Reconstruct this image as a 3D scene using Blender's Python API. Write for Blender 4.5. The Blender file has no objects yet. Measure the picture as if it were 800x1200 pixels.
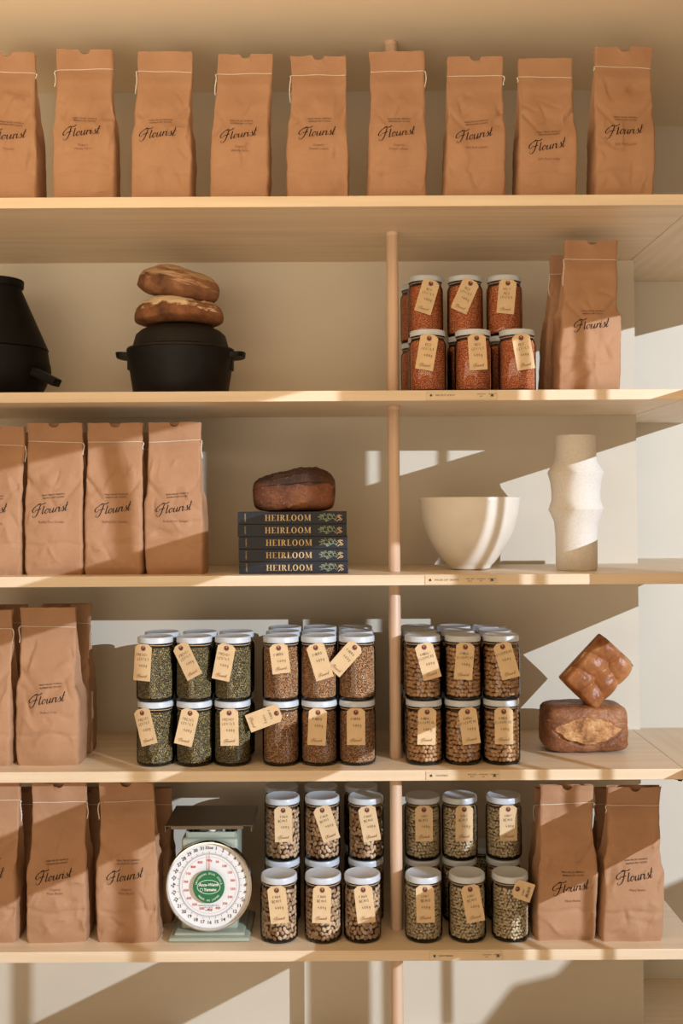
import bpy, bmesh, math, random
from mathutils import Vector, Matrix, noise, Euler

SC = bpy.context.scene
COL = SC.collection

# ---------------------------------------------------------------- camera
EYE = 1.45
DIST = 2.28
FPX = 1200.0
SHIFT_Y = -0.052
cam_data = bpy.data.cameras.new('camera')
cam_data.sensor_fit = 'HORIZONTAL'
cam_data.sensor_width = 36.0
cam_data.lens = 36.0 * FPX / 800.0
cam_data.shift_y = SHIFT_Y
cam_data.clip_start = 0.02
cam = bpy.data.objects.new('camera', cam_data)
COL.objects.link(cam)
CAM_R = (Matrix.Rotation(math.radians(90 + 1.7), 4, 'X') @ Matrix.Rotation(math.radians(-0.3), 4, 'Z'))
cam.matrix_world = Matrix.Translation((0, -DIST, EYE)) @ CAM_R
SC.camera = cam

# ---------------------------------------------------------------- world, sun, fill, exposure
LAMP = Vector((5.2, -5.86, EYE + 1.55))
world = bpy.data.worlds.new('world')
SC.world = world
world.use_nodes = True
bg = world.node_tree.nodes['Background']
bg.inputs[0].default_value = (1.0, 0.80, 0.56, 1)
bg.inputs[1].default_value = 0.32
sun_data = bpy.data.lights.new('low_sun_lamp', 'POINT')
sun_data.energy = 2500
sun_data.color = (0.74, 0.85, 0.98)
sun_data.shadow_soft_size = 0.011
sun = bpy.data.objects.new('low_sun_lamp', sun_data)
COL.objects.link(sun)
sun.location = LAMP


def area(name, loc, target, sx, sy, power, color):
    d = bpy.data.lights.new(name, 'AREA')
    d.shape = 'RECTANGLE'
    d.size = sx
    d.size_y = sy
    d.energy = power
    d.color = color
    o = bpy.data.objects.new(name, d)
    COL.objects.link(o)
    o.location = loc
    o.rotation_euler = (Vector(target) - Vector(loc)).to_track_quat('-Z', 'Y').to_euler()
    return o


area('warm_low_fill', (-0.9, -2.7, 0.8), (0.0, -1.2, 2.55), 1.8, 1.2, 17, (1.0, 0.82, 0.60))  # added fill from low down, lifts the ceiling and shelf undersides
area('warm_ceiling_fill', (-0.4, -1.25, 2.0), (-0.3, -1.0, 2.6), 2.2, 0.5, 14, (1.0, 0.82, 0.60))  # added fill facing up to brighten the ceiling, no fixture there
area('front_fill', (0.9, -3.6, 1.6), (0.1, 0.2, 1.1), 2.2, 1.8, 4, (1.0, 0.84, 0.62))  # added weak fill from the front, not a window

SC.view_settings.view_transform = 'Standard'
SC.view_settings.look = 'None'
SC.view_settings.exposure = 0.06
SC.view_settings.gamma = 1.0
SC.view_settings.use_curve_mapping = False


# ---------------------------------------------------------------- helpers
def at(px, py, Y):
    """pixel of the photograph -> point (X, Z) in the vertical plane at depth Y"""
    d = CAM_R.to_3x3() @ Vector(((px - 400) / FPX, (600 - py) / FPX + SHIFT_Y * 800 / FPX, -1))
    t = (Y + DIST) / d.y
    return Vector((d.x * t, Y, EYE + d.z * t))


def mesh_obj(name, verts, faces, mat=None, parent=None, smooth=False, auto=None):
    me = bpy.data.meshes.new(name)
    me.from_pydata([tuple(v) for v in verts], [], faces)
    me.update()
    if mat:
        for m in (mat if isinstance(mat, (list, tuple)) else [mat]):
            me.materials.append(m)
    if smooth:
        me.polygons.foreach_set('use_smooth', [True] * len(me.polygons))
    o = bpy.data.objects.new(name, me)
    COL.objects.link(o)
    if parent:
        o.parent = parent
    if auto is not None:
        bm = bmesh.new()
        bm.from_mesh(me)
        for e in bm.edges:
            if len(e.link_faces) == 2 and e.calc_face_angle(0) > auto:
                e.smooth = False
        for f in bm.faces:
            f.smooth = True
        bm.to_mesh(me)
        bm.free()
    return o


def bm_obj(name, bm, mat=None, parent=None, smooth=True, auto=0.6):
    bmesh.ops.recalc_face_normals(bm, faces=bm.faces)
    me = bpy.data.meshes.new(name)
    if smooth:
        for e in bm.edges:
            if len(e.link_faces) == 2 and e.calc_face_angle(0) > auto:
                e.smooth = False
        for f in bm.faces:
            f.smooth = True
    bm.to_mesh(me)
    bm.free()
    if mat:
        for m in (mat if isinstance(mat, (list, tuple)) else [mat]):
            me.materials.append(m)
    o = bpy.data.objects.new(name, me)
    COL.objects.link(o)
    if parent:
        o.parent = parent
    return o


def add_box(bm, x0, x1, y0, y1, z0, z1, bevel=0.0, seg=2):
    r = bmesh.ops.create_cube(bm, size=1.0)
    for v in r['verts']:
        v.co = Vector(((x0 + x1) / 2 + v.co.x * (x1 - x0), (y0 + y1) / 2 + v.co.y * (y1 - y0), (z0 + z1) / 2 + v.co.z * (z1 - z0)))
    if bevel > 0:
        es = list({e for v in r['verts'] for e in v.link_edges})
        bmesh.ops.bevel(bm, geom=es, offset=bevel, segments=seg, profile=0.5, affect='EDGES')


def add_lathe(bm, prof, n=48, cx=0, cy=0, close=False):
    rings = []
    for r, z in prof:
        if r < 1e-6:
            rings.append([bm.verts.new((cx, cy, z))])
        else:
            rings.append([bm.verts.new((cx + r * math.cos(2 * math.pi * i / n), cy + r * math.sin(2 * math.pi * i / n), z)) for i in range(n)])
    prs = list(zip(rings, rings[1:]))
    if close:
        prs.append((rings[-1], rings[0]))
    for a, b in prs:
        for i in range(n):
            j = (i + 1) % n
            if len(a) == 1 and len(b) == 1:
                continue
            if len(a) == 1:
                bm.faces.new((a[0], b[j], b[i]))
            elif len(b) == 1:
                bm.faces.new((a[i], a[j], b[0]))
            else:
                bm.faces.new((a[i], a[j], b[j], b[i]))


def add_tube(bm, pts, r, n=8, caps=True):
    pts = [Vector(p) for p in pts]
    rs = r if isinstance(r, (list, tuple)) else [r] * len(pts)
    rings = []
    prev = None
    for i, p in enumerate(pts):
        t = (pts[min(i + 1, len(pts) - 1)] - pts[max(i - 1, 0)])
        if t.length < 1e-9:
            t = Vector((0, 0, 1))
        t.normalize()
        if prev is None:
            a = t.orthogonal().normalized()
        else:
            a = (prev - t * prev.dot(t))
            a = a.normalized() if a.length > 1e-6 else t.orthogonal().normalized()
        prev = a
        b = t.cross(a)
        rings.append([bm.verts.new(p + (a * math.cos(2 * math.pi * k / n) + b * math.sin(2 * math.pi * k / n)) * rs[i]) for k in range(n)])
    for a, b in zip(rings, rings[1:]):
        for k in range(n):
            j = (k + 1) % n
            bm.faces.new((a[k], a[j], b[j], b[k]))
    if caps:
        bm.faces.new(rings[0][::-1])
        bm.faces.new(rings[-1])


def thing(name, label, cat, loc=(0, 0, 0), rz=0.0, group=None):
    o = bpy.data.objects.new(name, None)
    o.empty_display_size = 0.05
    COL.objects.link(o)
    o.location = loc
    o.rotation_euler = (0, 0, rz)
    o['label'] = label
    o['category'] = cat
    if group:
        o['group'] = group
    return o


def tag_top(o, label, cat, group=None):
    o['label'] = label
    o['category'] = cat
    if group:
        o['group'] = group
    return o


def catmull(pts, sub=6):
    if len(pts) < 3:
        return [Vector(p) for p in pts]
    P = [Vector(p) for p in pts]
    P = [P[0] * 2 - P[1]] + P + [P[-1] * 2 - P[-2]]
    out = []
    for i in range(1, len(P) - 2):
        for k in range(sub):
            t = k / sub
            a, b, c, d = P[i - 1], P[i], P[i + 1], P[i + 2]
            out.append(0.5 * ((2 * b) + (c - a) * t + (2 * a - 5 * b + 4 * c - d) * t * t + (3 * b - a - 3 * c + d) * t ** 3))
    out.append(P[-2])
    return out


# ---------------------------------------------------------------- materials
def srgb(r, g, b):
    f = lambda c: (c / 255) / 12.92 if c / 255 <= 0.04045 else ((c / 255 + 0.055) / 1.055) ** 2.4
    return (f(r), f(g), f(b), 1)


def new_mat(name, color, rough=0.6, metal=0.0, spec=0.5):
    m = bpy.data.materials.new(name)
    m.use_nodes = True
    b = m.node_tree.nodes['Principled BSDF']
    b.inputs['Base Color'].default_value = color
    b.inputs['Roughness'].default_value = rough
    b.inputs['Metallic'].default_value = metal
    b.inputs['Specular IOR Level'].default_value = spec
    return m


def nodes(m):
    nt = m.node_tree
    return nt, nt.nodes, nt.links, nt.nodes['Principled BSDF']


def noise_mat(name, c1, c2, scale=(10, 10, 10), nscale=1.0, detail=4, rough=0.6, bump=0.0, bump_scale=200, lo=0.3, hi=0.7, coord='Object', spec=0.5, bdist=0.001):
    m = new_mat(name, c1, rough, 0, spec)
    nt, N, L, B = nodes(m)
    tc = N.new('ShaderNodeTexCoord')
    mp = N.new('ShaderNodeMapping')
    mp.inputs['Scale'].default_value = scale
    L.new(tc.outputs[coord], mp.inputs[0])
    nz = N.new('ShaderNodeTexNoise')
    nz.inputs['Scale'].default_value = nscale
    nz.inputs['Detail'].default_value = detail
    L.new(mp.outputs[0], nz.inputs['Vector'])
    cr = N.new('ShaderNodeValToRGB')
    cr.color_ramp.elements[0].position = lo
    cr.color_ramp.elements[1].position = hi
    cr.color_ramp.elements[0].color = c1
    cr.color_ramp.elements[1].color = c2
    L.new(nz.outputs['Fac'], cr.inputs[0])
    L.new(cr.outputs[0], B.inputs['Base Color'])
    if bump:
        n2 = N.new('ShaderNodeTexNoise')
        n2.inputs['Scale'].default_value = bump_scale
        n2.inputs['Detail'].default_value = 3
        L.new(tc.outputs[coord], n2.inputs['Vector'])
        bp = N.new('ShaderNodeBump')
        bp.inputs['Strength'].default_value = bump
        bp.inputs['Distance'].default_value = bdist
        L.new(n2.outputs['Fac'], bp.inputs['Height'])
        L.new(bp.outputs[0], B.inputs['Normal'])
    return m


WOOD_X = noise_mat('pale_wood_grain', srgb(220, 197, 166), srgb(233, 213, 185), (1.2, 22, 30), 2.0, 5, 0.42, 0.05, 60)
WOOD_Y = noise_mat('pale_wood_cross_grain', srgb(219, 196, 165), srgb(232, 212, 184), (24, 1.2, 30), 2.0, 5, 0.42, 0.05, 60)
POLE_M = noise_mat('pale_pole_wood', srgb(204, 170, 142), srgb(220, 190, 164), (40, 40, 1.5), 2.0, 4, 0.45)
WALL_M = noise_mat('cream_painted_panel', srgb(212, 201, 182), srgb(218, 208, 190), (1, 1, 1), 3.0, 3, 0.65, 0.08, 120, 0.3, 0.7)
WALL2_M = noise_mat('cream_plaster', srgb(216, 207, 191), srgb(223, 214, 199), (1, 1, 1), 2.0, 4, 0.75, 0.15, 60)
CEIL_M = noise_mat('warm_ceiling_paint', srgb(240, 224, 198), srgb(244, 229, 205), (1, 1, 1), 1.0, 2, 0.8)
FLOOR_M = noise_mat('warm_floor', srgb(214, 190, 158), srgb(226, 203, 172), (4, 30, 4), 1.5, 4, 0.5)
FRAME_M = noise_mat('window_wood', srgb(190, 160, 128), srgb(204, 176, 142), (3, 3, 20), 2, 3, 0.6)


def kraft_mat():
    m = new_mat('kraft_paper', srgb(188, 138, 102), 0.72, 0, 0.25)
    nt, N, L, B = nodes(m)
    tc = N.new('ShaderNodeTexCoord')
    n1 = N.new('ShaderNodeTexNoise')
    n1.inputs['Scale'].default_value = 9
    n1.inputs['Detail'].default_value = 5
    L.new(tc.outputs['Object'], n1.inputs['Vector'])
    n2 = N.new('ShaderNodeTexNoise')
    n2.inputs['Scale'].default_value = 420
    n2.inputs['Detail'].default_value = 2
    L.new(tc.outputs['Object'], n2.inputs['Vector'])
    ad = N.new('ShaderNodeMath')
    ad.operation = 'MULTIPLY_ADD'
    L.new(n2.outputs['Fac'], ad.inputs[0])
    ad.inputs[1].default_value = 0.35
    L.new(n1.outputs['Fac'], ad.inputs[2])
    cr = N.new('ShaderNodeValToRGB')
    cr.color_ramp.elements[0].position = 0.45
    cr.color_ramp.elements[1].position = 0.9
    cr.color_ramp.elements[0].color = srgb(166, 125, 94)
    cr.color_ramp.elements[1].color = srgb(184, 143, 111)
    L.new(ad.outputs[0], cr.inputs[0])
    L.new(cr.outputs[0], B.inputs['Base Color'])
    v = N.new('ShaderNodeTexVoronoi')
    v.feature = 'F1'
    v.inputs['Scale'].default_value = 26
    mp = N.new('ShaderNodeMapping')
    n3 = N.new('ShaderNodeTexNoise')
    n3.inputs['Scale'].default_value = 14
    n3.inputs['Detail'].default_value = 3
    L.new(tc.outputs['Object'], n3.inputs['Vector'])
    mx = N.new('ShaderNodeMix')
    mx.data_type = 'VECTOR'
    mx.inputs[0].default_value = 0.12
    L.new(tc.outputs['Object'], mx.inputs[4])
    L.new(n3.outputs['Color'], mx.inputs[5])
    L.new(mx.outputs[1], v.inputs['Vector'])
    b1 = N.new('ShaderNodeBump')
    b1.inputs['Strength'].default_value = 0.28
    b1.inputs['Distance'].default_value = 0.004
    L.new(v.outputs['Distance'], b1.inputs['Height'])
    b2 = N.new('ShaderNodeBump')
    b2.inputs['Strength'].default_value = 0.25
    b2.inputs['Distance'].default_value = 0.0006
    L.new(n2.outputs['Fac'], b2.inputs['Height'])
    L.new(b1.outputs[0], b2.inputs['Normal'])
    L.new(b2.outputs[0], B.inputs['Normal'])
    return m


KRAFT = kraft_mat()
INK = new_mat('dark_print_ink', srgb(48, 34, 30), 0.7, 0, 0.2)
INK_FAINT = new_mat('faint_print_ink', srgb(134, 92, 74), 0.7, 0, 0.2)
INK_RED = new_mat('red_print_ink', srgb(150, 74, 62), 0.7, 0, 0.2)
THREAD = noise_mat('white_thread', srgb(225, 214, 200), srgb(240, 232, 222), (300, 300, 300), 1, 2, 0.8)


def glass_mat():
    m = bpy.data.materials.new('jar_glass')
    m.use_nodes = True
    nt = m.node_tree
    N, L = nt.nodes, nt.links
    N.clear()
    out = N.new('ShaderNodeOutputMaterial')
    mix = N.new('ShaderNodeMixShader')
    tr = N.new('ShaderNodeBsdfTransparent')
    tr.inputs[0].default_value = (0.975, 0.972, 0.965, 1)
    gl = N.new('ShaderNodeBsdfGlossy')
    gl.inputs['Roughness'].default_value = 0.03
    lw = N.new('ShaderNodeFresnel')
    lw.inputs['IOR'].default_value = 1.42
    L.new(lw.outputs[0], mix.inputs[0])
    L.new(tr.outputs[0], mix.inputs[1])
    L.new(gl.outputs[0], mix.inputs[2])
    L.new(mix.outputs[0], out.inputs[0])
    tc = N.new('ShaderNodeTexCoord')
    nz = N.new('ShaderNodeTexNoise')
    nz.inputs['Scale'].default_value = 25
    bp = N.new('ShaderNodeBump')
    bp.inputs['Strength'].default_value = 0.12
    bp.inputs['Distance'].default_value = 0.002
    L.new(tc.outputs['Object'], nz.inputs['Vector'])
    L.new(nz.outputs['Fac'], bp.inputs['Height'])
    L.new(bp.outputs[0], gl.inputs['Normal'])
    return m


GLASS = glass_mat()
GLASS_BASE = new_mat('shade_dark_base', srgb(38, 34, 30), 0.12, 0, 0.6)  # near-black colour stands in for the shade at the jar foot
LID_M = noise_mat('white_enamel_lid', srgb(196, 204, 214), srgb(206, 213, 222), (40, 40, 40), 1, 3, 0.33, 0.05, 40)
TWINE_M = noise_mat('tan_twine', srgb(196, 160, 122), srgb(214, 182, 146), (300, 300, 300), 1, 2, 0.8)
TAG_M = noise_mat('manila_tag_card', srgb(214, 184, 142), srgb(222, 194, 154), (30, 30, 30), 2, 4, 0.7)
EYE_M = new_mat('red_brown_eyelet', srgb(122, 62, 54), 0.6)
HOLE_M = new_mat('dark_hole', srgb(28, 18, 16), 0.9)
PEN_M = new_mat('pen_ink', srgb(48, 44, 48), 0.6)
PEN_RED = new_mat('brown_red_print', srgb(120, 62, 50), 0.6)


def grain_mat(name, cols, rough=0.5, bscale=600, spec=0.4):
    m = new_mat(name, cols[0], rough, 0, spec)
    nt, N, L, B = nodes(m)
    g = N.new('ShaderNodeNewGeometry')
    cr = N.new('ShaderNodeValToRGB')
    cr.color_ramp.interpolation = 'LINEAR'
    els = cr.color_ramp.elements
    els[0].position = 0.0
    els[0].color = cols[0]
    els[1].position = 1.0
    els[1].color = cols[-1]
    for i, c in enumerate(cols[1:-1]):
        e = els.new((i + 1) / (len(cols) - 1))
        e.color = c
    L.new(g.outputs['Random Per Island'], cr.inputs[0])
    L.new(cr.outputs[0], B.inputs['Base Color'])
    return m


CHICK_M = grain_mat('chickpeas', [srgb(194, 146, 98), srgb(214, 168, 120), srgb(230, 190, 144)])
FAVA_M = grain_mat('tan_beans', [srgb(172, 134, 102), srgb(206, 170, 134), srgb(226, 196, 162)])
NAVY_M = grain_mat('pale_beans', [srgb(192, 170, 132), srgb(218, 198, 162), srgb(234, 216, 184)])
FARRO_M = grain_mat('farro_grains', [srgb(160, 112, 74), srgb(200, 150, 106), srgb(224, 182, 138)])
FRENCH_M = grain_mat('green_lentils', [srgb(98, 84, 56), srgb(132, 116, 80), srgb(162, 146, 104), srgb(138, 122, 84), srgb(216, 188, 116)])
RED_M = grain_mat('red_lentils', [srgb(214, 122, 74), srgb(234, 150, 98), srgb(246, 178, 128)])
CORE = {}

# ---------------------------------------------------------------- levels of the shelves
Z1 = at(400, 229.5, -0.095).z
Z2 = at(400, 457.8, 0).z
Z3 = at(400, 674, 0).z
Z4 = at(400, 903, 0).z
Z5 = at(400, 1114, 0).z
TH = 0.0235
YW = 0.402
YR = 0.66
ZC = EYE + 1.10
Z6 = EYE - 1.339
XS = 0.765


# ---------------------------------------------------------------- structure
def box_obj(name, x0, x1, y0, y1, z0, z1, mat, bevel=0.0, parent=None):
    bm = bmesh.new()
    add_box(bm, x0, x1, y0, y1, z0, z1, bevel)
    return bm_obj(name, bm, mat, parent, smooth=False)


def struct(o):
    o['kind'] = 'structure'
    return o


struct(box_obj('floor', -3.0, 3.2, -4.2, 0.9, -0.05, 0.0, FLOOR_M))
struct(box_obj('ceiling', -3.0, 2.5, -5.6, 0.9, ZC, ZC + 0.05, CEIL_M))
struct(box_obj('wall_back', -1.6, 0.773, YW, YW + 0.03, Z6, ZC, WALL_M))
struct(box_obj('wall_rear', -1.6, 1.6, YR, YR + 0.05, 0.0, ZC, WALL2_M))


def polyprism(name, pts, y, th, mat, parent):
    n = len(pts)
    v = [(x, y, z) for x, z in pts] + [(x, y + th, z) for x, z in pts]
    f = [tuple(range(n)), tuple(range(2 * n - 1, n - 1, -1))]
    f += [(i + n, (i + 1) % n + n, (i + 1) % n, i) for i in range(n)]
    return mesh_obj(name, v, f, mat, parent)


# the right-hand wall of the room with the window the low light comes through
XW = 2.2
win = bpy.data.objects.new('window_1', None)
COL.objects.link(win)
win['kind'] = 'structure'


def winpt(u, v, x=XW):
    x0, z0 = (u - 400) * 0.0019, EYE - (v - 594) * 0.0019
    t = (x - x0) / (LAMP.x - x0)
    return (LAMP.y * t, z0 + (LAMP.z - z0) * t)


def shade(name, pts, x, th, mat=FRAME_M, parent=win):
    q = [winpt(u, v, x) for u, v in pts]
    n = len(q)
    v = [(x, a, b) for a, b in q] + [(x + th, a, b) for a, b in q]
    f = [tuple(range(n)), tuple(range(2 * n - 1, n - 1, -1))] + [(i + n, (i + 1) % n + n, (i + 1) % n, i) for i in range(n)]
    return mesh_obj(name, v, f, mat, parent)


struct(box_obj('wall_right', XW, XW + 0.12, -5.4, 0.8, EYE + 0.93, ZC + 0.6, WALL2_M))
for a, b, t, bo in [(152, 176, 0, 1700), (397, 607, -100, 625), (530, 607, 625, 1700), (623.5, 636.5, -100, 1700), (698.5, 711.5, -100, 1200)]:
    shade('mullion', [(a, t), (b, t), (b, bo), (a, bo)], XW + 0.04, 0.003)
hedge_blocker = shade('hedge_blocker', [(560, 1290), (640, 1240), (724, 1203), (745, 1206), (790, 1150), (845, 1137), (880, 1100), (980, 1080), (1111, 1022), (1400, 900), (1400, 1900), (560, 1900)], XW + 0.8, 0.1, new_mat('blocker_green', srgb(70, 84, 50), .8), None)  # unseen hedge-like shape added to block the low light at lower right
struct(hedge_blocker)
hedge_blocker.name = 'sun_blocker_1'

# ---------------------------------------------------------------- shelves, poles
SHELVES = [
    ('top shelf', Z1, -0.095), ('second shelf', Z2, 0), ('third shelf', Z3, 0), ('fourth shelf', Z4, 0), ('fifth shelf', Z5, 0), ('lowest shelf', Z6, 0)]
desc = ['pale wooden shelf board carrying nine paper bags in a row',
        'pale wooden shelf board under black pots and red lentil jars',
        'pale wooden shelf board under the dark books, white bowl and vase',
        'pale wooden shelf board under green lentil, farro and chickpea jars',
        'pale wooden shelf board under the dial scale and bean jars',
        'lowest pale wooden shelf board, empty, at the bottom edge']
for (nm, z, yf), d in zip(SHELVES, desc):
    xr = 0.792 if nm == 'fifth shelf' else (1.6 if nm == 'lowest shelf' else (0.752 if nm == 'fourth shelf' else XS))
    yb = YR if nm == 'lowest shelf' else YW
    o = box_obj('shelf_board', -1.6, xr - 0.0006, yf, yb - 0.0005, z - TH, z, WOOD_X, 0.0012)
    if nm == 'lowest shelf':
        o.data.materials[0] = WOOD_X
        for v in o.data.vertices:
            if v.co.z > z - 0.002:
                v.co.z -= 0.001
    tag_top(o, d, 'shelf', 'pale shelf boards')
rdesc = ['pale return shelf board joining the top shelf at the right edge', 'pale return shelf board joining the second shelf at the right edge',
         'pale return shelf board joining the vase shelf at the right edge', 'pale return shelf board turning forward beside the stacked loaves']
for k, ((nm, z, yf), d) in enumerate(zip(SHELVES[:4], rdesc)):
    yb = YR - 0.0005 if k != 3 else YW + 0.02
    xi = (XS, XS, XS, 0.752)[k] + 0.0006
    xo = (1.5, 0.985, 0.990, 1.0)[k]
    bm = bmesh.new()
    add_box(bm, xi, xo, -3.3, yb, z - TH, z - 0.0002, 0.0012)
    o = bm_obj('return_shelf', bm, WOOD_Y, None, smooth=False)
    tag_top(o, d, 'shelf', 'return shelf boards')
cr = thing('vase_shade_box', 'unseen lidded box added on the return shelf to shade the foot of the vase', 'box', (0.86, -0.22, Z3))  # out-of-view box added so its shadow crosses the vase foot
bm = bmesh.new()
add_box(bm, -0.05, 0.05, -0.11, 0.11, 0.0002, 0.128, 0.002)
bm_obj('body', bm, POLE_M, cr)
bm = bmesh.new()
add_box(bm, -0.052, 0.052, -0.112, 0.112, 0.128, 0.147, 0.002)
bm_obj('lid', bm, POLE_M, cr)
bk = thing('corner_bracket', 'small black metal bracket under the right end of the loaf shelf', 'bracket', (0.75, 0.02, Z4 - TH))
bm = bmesh.new()
add_box(bm, -0.014, 0.012, -0.008, 0.02, -0.004, 0.0, 0.001)
bm_obj('plate', bm, new_mat('black_metal', srgb(26, 24, 24), 0.4, 0.6), bk)
bm = bmesh.new()
add_lathe(bm, [(0, -0.009), (0.005, -0.008), (0.006, -0.004), (0.0, -0.004)], 16)
bm_obj('screw_head', bm, bk.children[0].data.materials[0], bk)

PX, PY = at(461.5, 600, 0.115).x, 0.115
bays = [(Z1, ZC, 'between the top shelf and the ceiling'), (Z2, Z1 - TH, 'beside the red lentil jars'), (Z3, Z2 - TH, 'between dark books and white bowl'),
        (Z4, Z3 - TH, 'between the farro and chickpea jars'), (Z5, Z4 - TH, 'between the two groups of bean jars'), (Z6, Z5 - TH, 'under the fifth shelf in the sunlit bay')]
for z0, z1, w in bays:
    bm = bmesh.new()
    h = z1 - z0
    add_lathe(bm, [(0, 0.0002), (0.0135, 0.0002), (0.0140, 0.002), (0.0140, h - 0.010), (0.0136, h - 0.009), (0.0140, h - 0.008), (0.0152, h - 0.006), (0.0152, h - 0.0004), (0, h - 0.0004)], 28)
    o = bm_obj('support_pole', bm, POLE_M)
    o.location = (PX, PY, z0)
    tag_top(o, 'round pale wooden pole ' + w, 'pole', 'wooden support poles')


# ---------------------------------------------------------------- text
_tc = {}


def text_geo(s, size=1.0, align='CENTER', bold=0.0, spacing=1.0):
    key = (s, align, bold, spacing)
    if key not in _tc:
        cu = bpy.data.curves.new('t', 'FONT')
        cu.body = s
        cu.size = 1.0
        cu.align_x = align
        cu.align_y = 'CENTER'
        cu.offset = bold
        cu.resolution_u = 2
        cu.space_character = spacing
        ob = bpy.data.objects.new('t', cu)
        COL.objects.link(ob)
        bpy.context.view_layer.update()
        dg = bpy.context.evaluated_depsgraph_get()
        me = ob.evaluated_get(dg).to_mesh()
        vs = [tuple(v.co) for v in me.vertices]
        fs = [tuple(p.vertices) for p in me.polygons]
        ob.evaluated_get(dg).to_mesh_clear()
        bpy.data.objects.remove(ob)
        bpy.data.curves.remove(cu)
        _tc[key] = (vs, fs)
    vs, fs = _tc[key]
    return [(x * size, y * size) for x, y, z in vs], fs


def strokes_geo(strokes, wmin, wmax, rot=0.0, nib=None):
    """ribbons along smoothed strokes; thicker where the pen runs down"""
    vs, fs = [], []
    for st in strokes:
        pts = catmull([(p[0], p[1], 0) for p in st], 6)
        b = len(vs)
        n = len(pts)
        for i, p in enumerate(pts):
            t = pts[min(i + 1, n - 1)] - pts[max(i - 1, 0)]
            L = t.length or 1
            down = max(0.0, -t.y / L) if nib is None else abs(t.x * math.sin(nib) - t.y * math.cos(nib)) / L
            w = wmin + (wmax - wmin) * down ** 1.3
            if i == 0 or i == n - 1:
                w *= 0.5
            nx, ny = -t.y / L * w / 2, t.x / L * w / 2
            vs += [(p.x + nx, p.y + ny), (p.x - nx, p.y - ny)]
        for i in range(n - 1):
            a = b + 2 * i
            fs.append((a, a + 1, a + 3, a + 2))
    if rot:
        c, s = math.cos(rot), math.sin(rot)
        vs = [(x * c - y * s, x * s + y * c) for x, y in vs]
    return vs, fs


def script_word():
    """the cursive word Flourist, width about 1"""
    S = []

    def put(x0, *sts):
        for st in sts:
            S.append([(x0 + x + .42 * y, y) for x, y in st])
    put(0.1, [(.95, 2.1), (.9, 1.2), (.8, .4), (.5, -.3), (.0, -.5), (-.35, -.25), (-.2, .0)],
        [(.9, 2.2), (.05, 2.0), (-.55, 1.5), (-.75, .95), (-.4, .6), (.05, .8), (.1, 1.2)])
    put(2.05, [(0, 1.75), (0, 1.2), (0, .2), (.18, 0), (.5, .35)])
    put(2.65, [(.42, 1.0), (.1, .75), (.05, .3), (.3, 0), (.62, .25), (.7, .7), (.42, 1.0), (.75, .8), (1.0, .85)])
    put(3.75, [(0, 1.0), (0, .25), (.2, 0), (.5, .25), (.75, .9)], [(.75, 1.05), (.73, .2), (.9, 0), (1.2, .4)])
    put(4.98, [(.0, .4), (.12, 1.0)], [(.12, 1.05), (.12, .5), (.1, 0)], [(.12, .45), (.35, .95), (.6, 1.0), (.65, .8)])
    put(5.78, [(-.1, .4), (.12, 1.0)], [(.12, 1.05), (.1, .25), (.28, 0), (.6, .4)], [(.12, 1.5), (.1, 1.36)])
    put(6.40, [(.0, .4), (.42, 1.15)], [(.42, 1.15), (.40, .85), (.62, .45), (.55, .1), (.25, 0), (.05, .2)])
    put(7.35, [(-.25, .4), (.05, 1.0), (.1, 1.9)], [(.1, 2.0), (.08, 1.0), (.05, .2), (.25, 0), (.55, .35)], [(-.25, 1.15), (.1, 1.2), (.5, 1.22)])
    vs, fs = strokes_geo(S, 0.08, 0.24)
    bar = [[(x + .1 + .42 * y, y) for x, y in [(2.05, 2.42), (1.6, 2.16), (1.2, 2.14), (.6, 2.3), (.1, 2.05)]]]
    bar.append([(x + .1 + .42 * y, y) for x, y in [(.3, .92), (.6, 1.06), (1.0, 1.08), (1.35, 1.2)]])
    v2, f2 = strokes_geo(bar, 0.16, 0.2)
    fs = fs + [tuple(i + len(vs) for i in f) for f in f2]
    vs = vs + v2
    vs = [((x - 3.9) / 9.2, y / 9.2 * 1.08 - 0.06) for x, y in vs]
    return vs, fs


SCRIPT = script_word()

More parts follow.
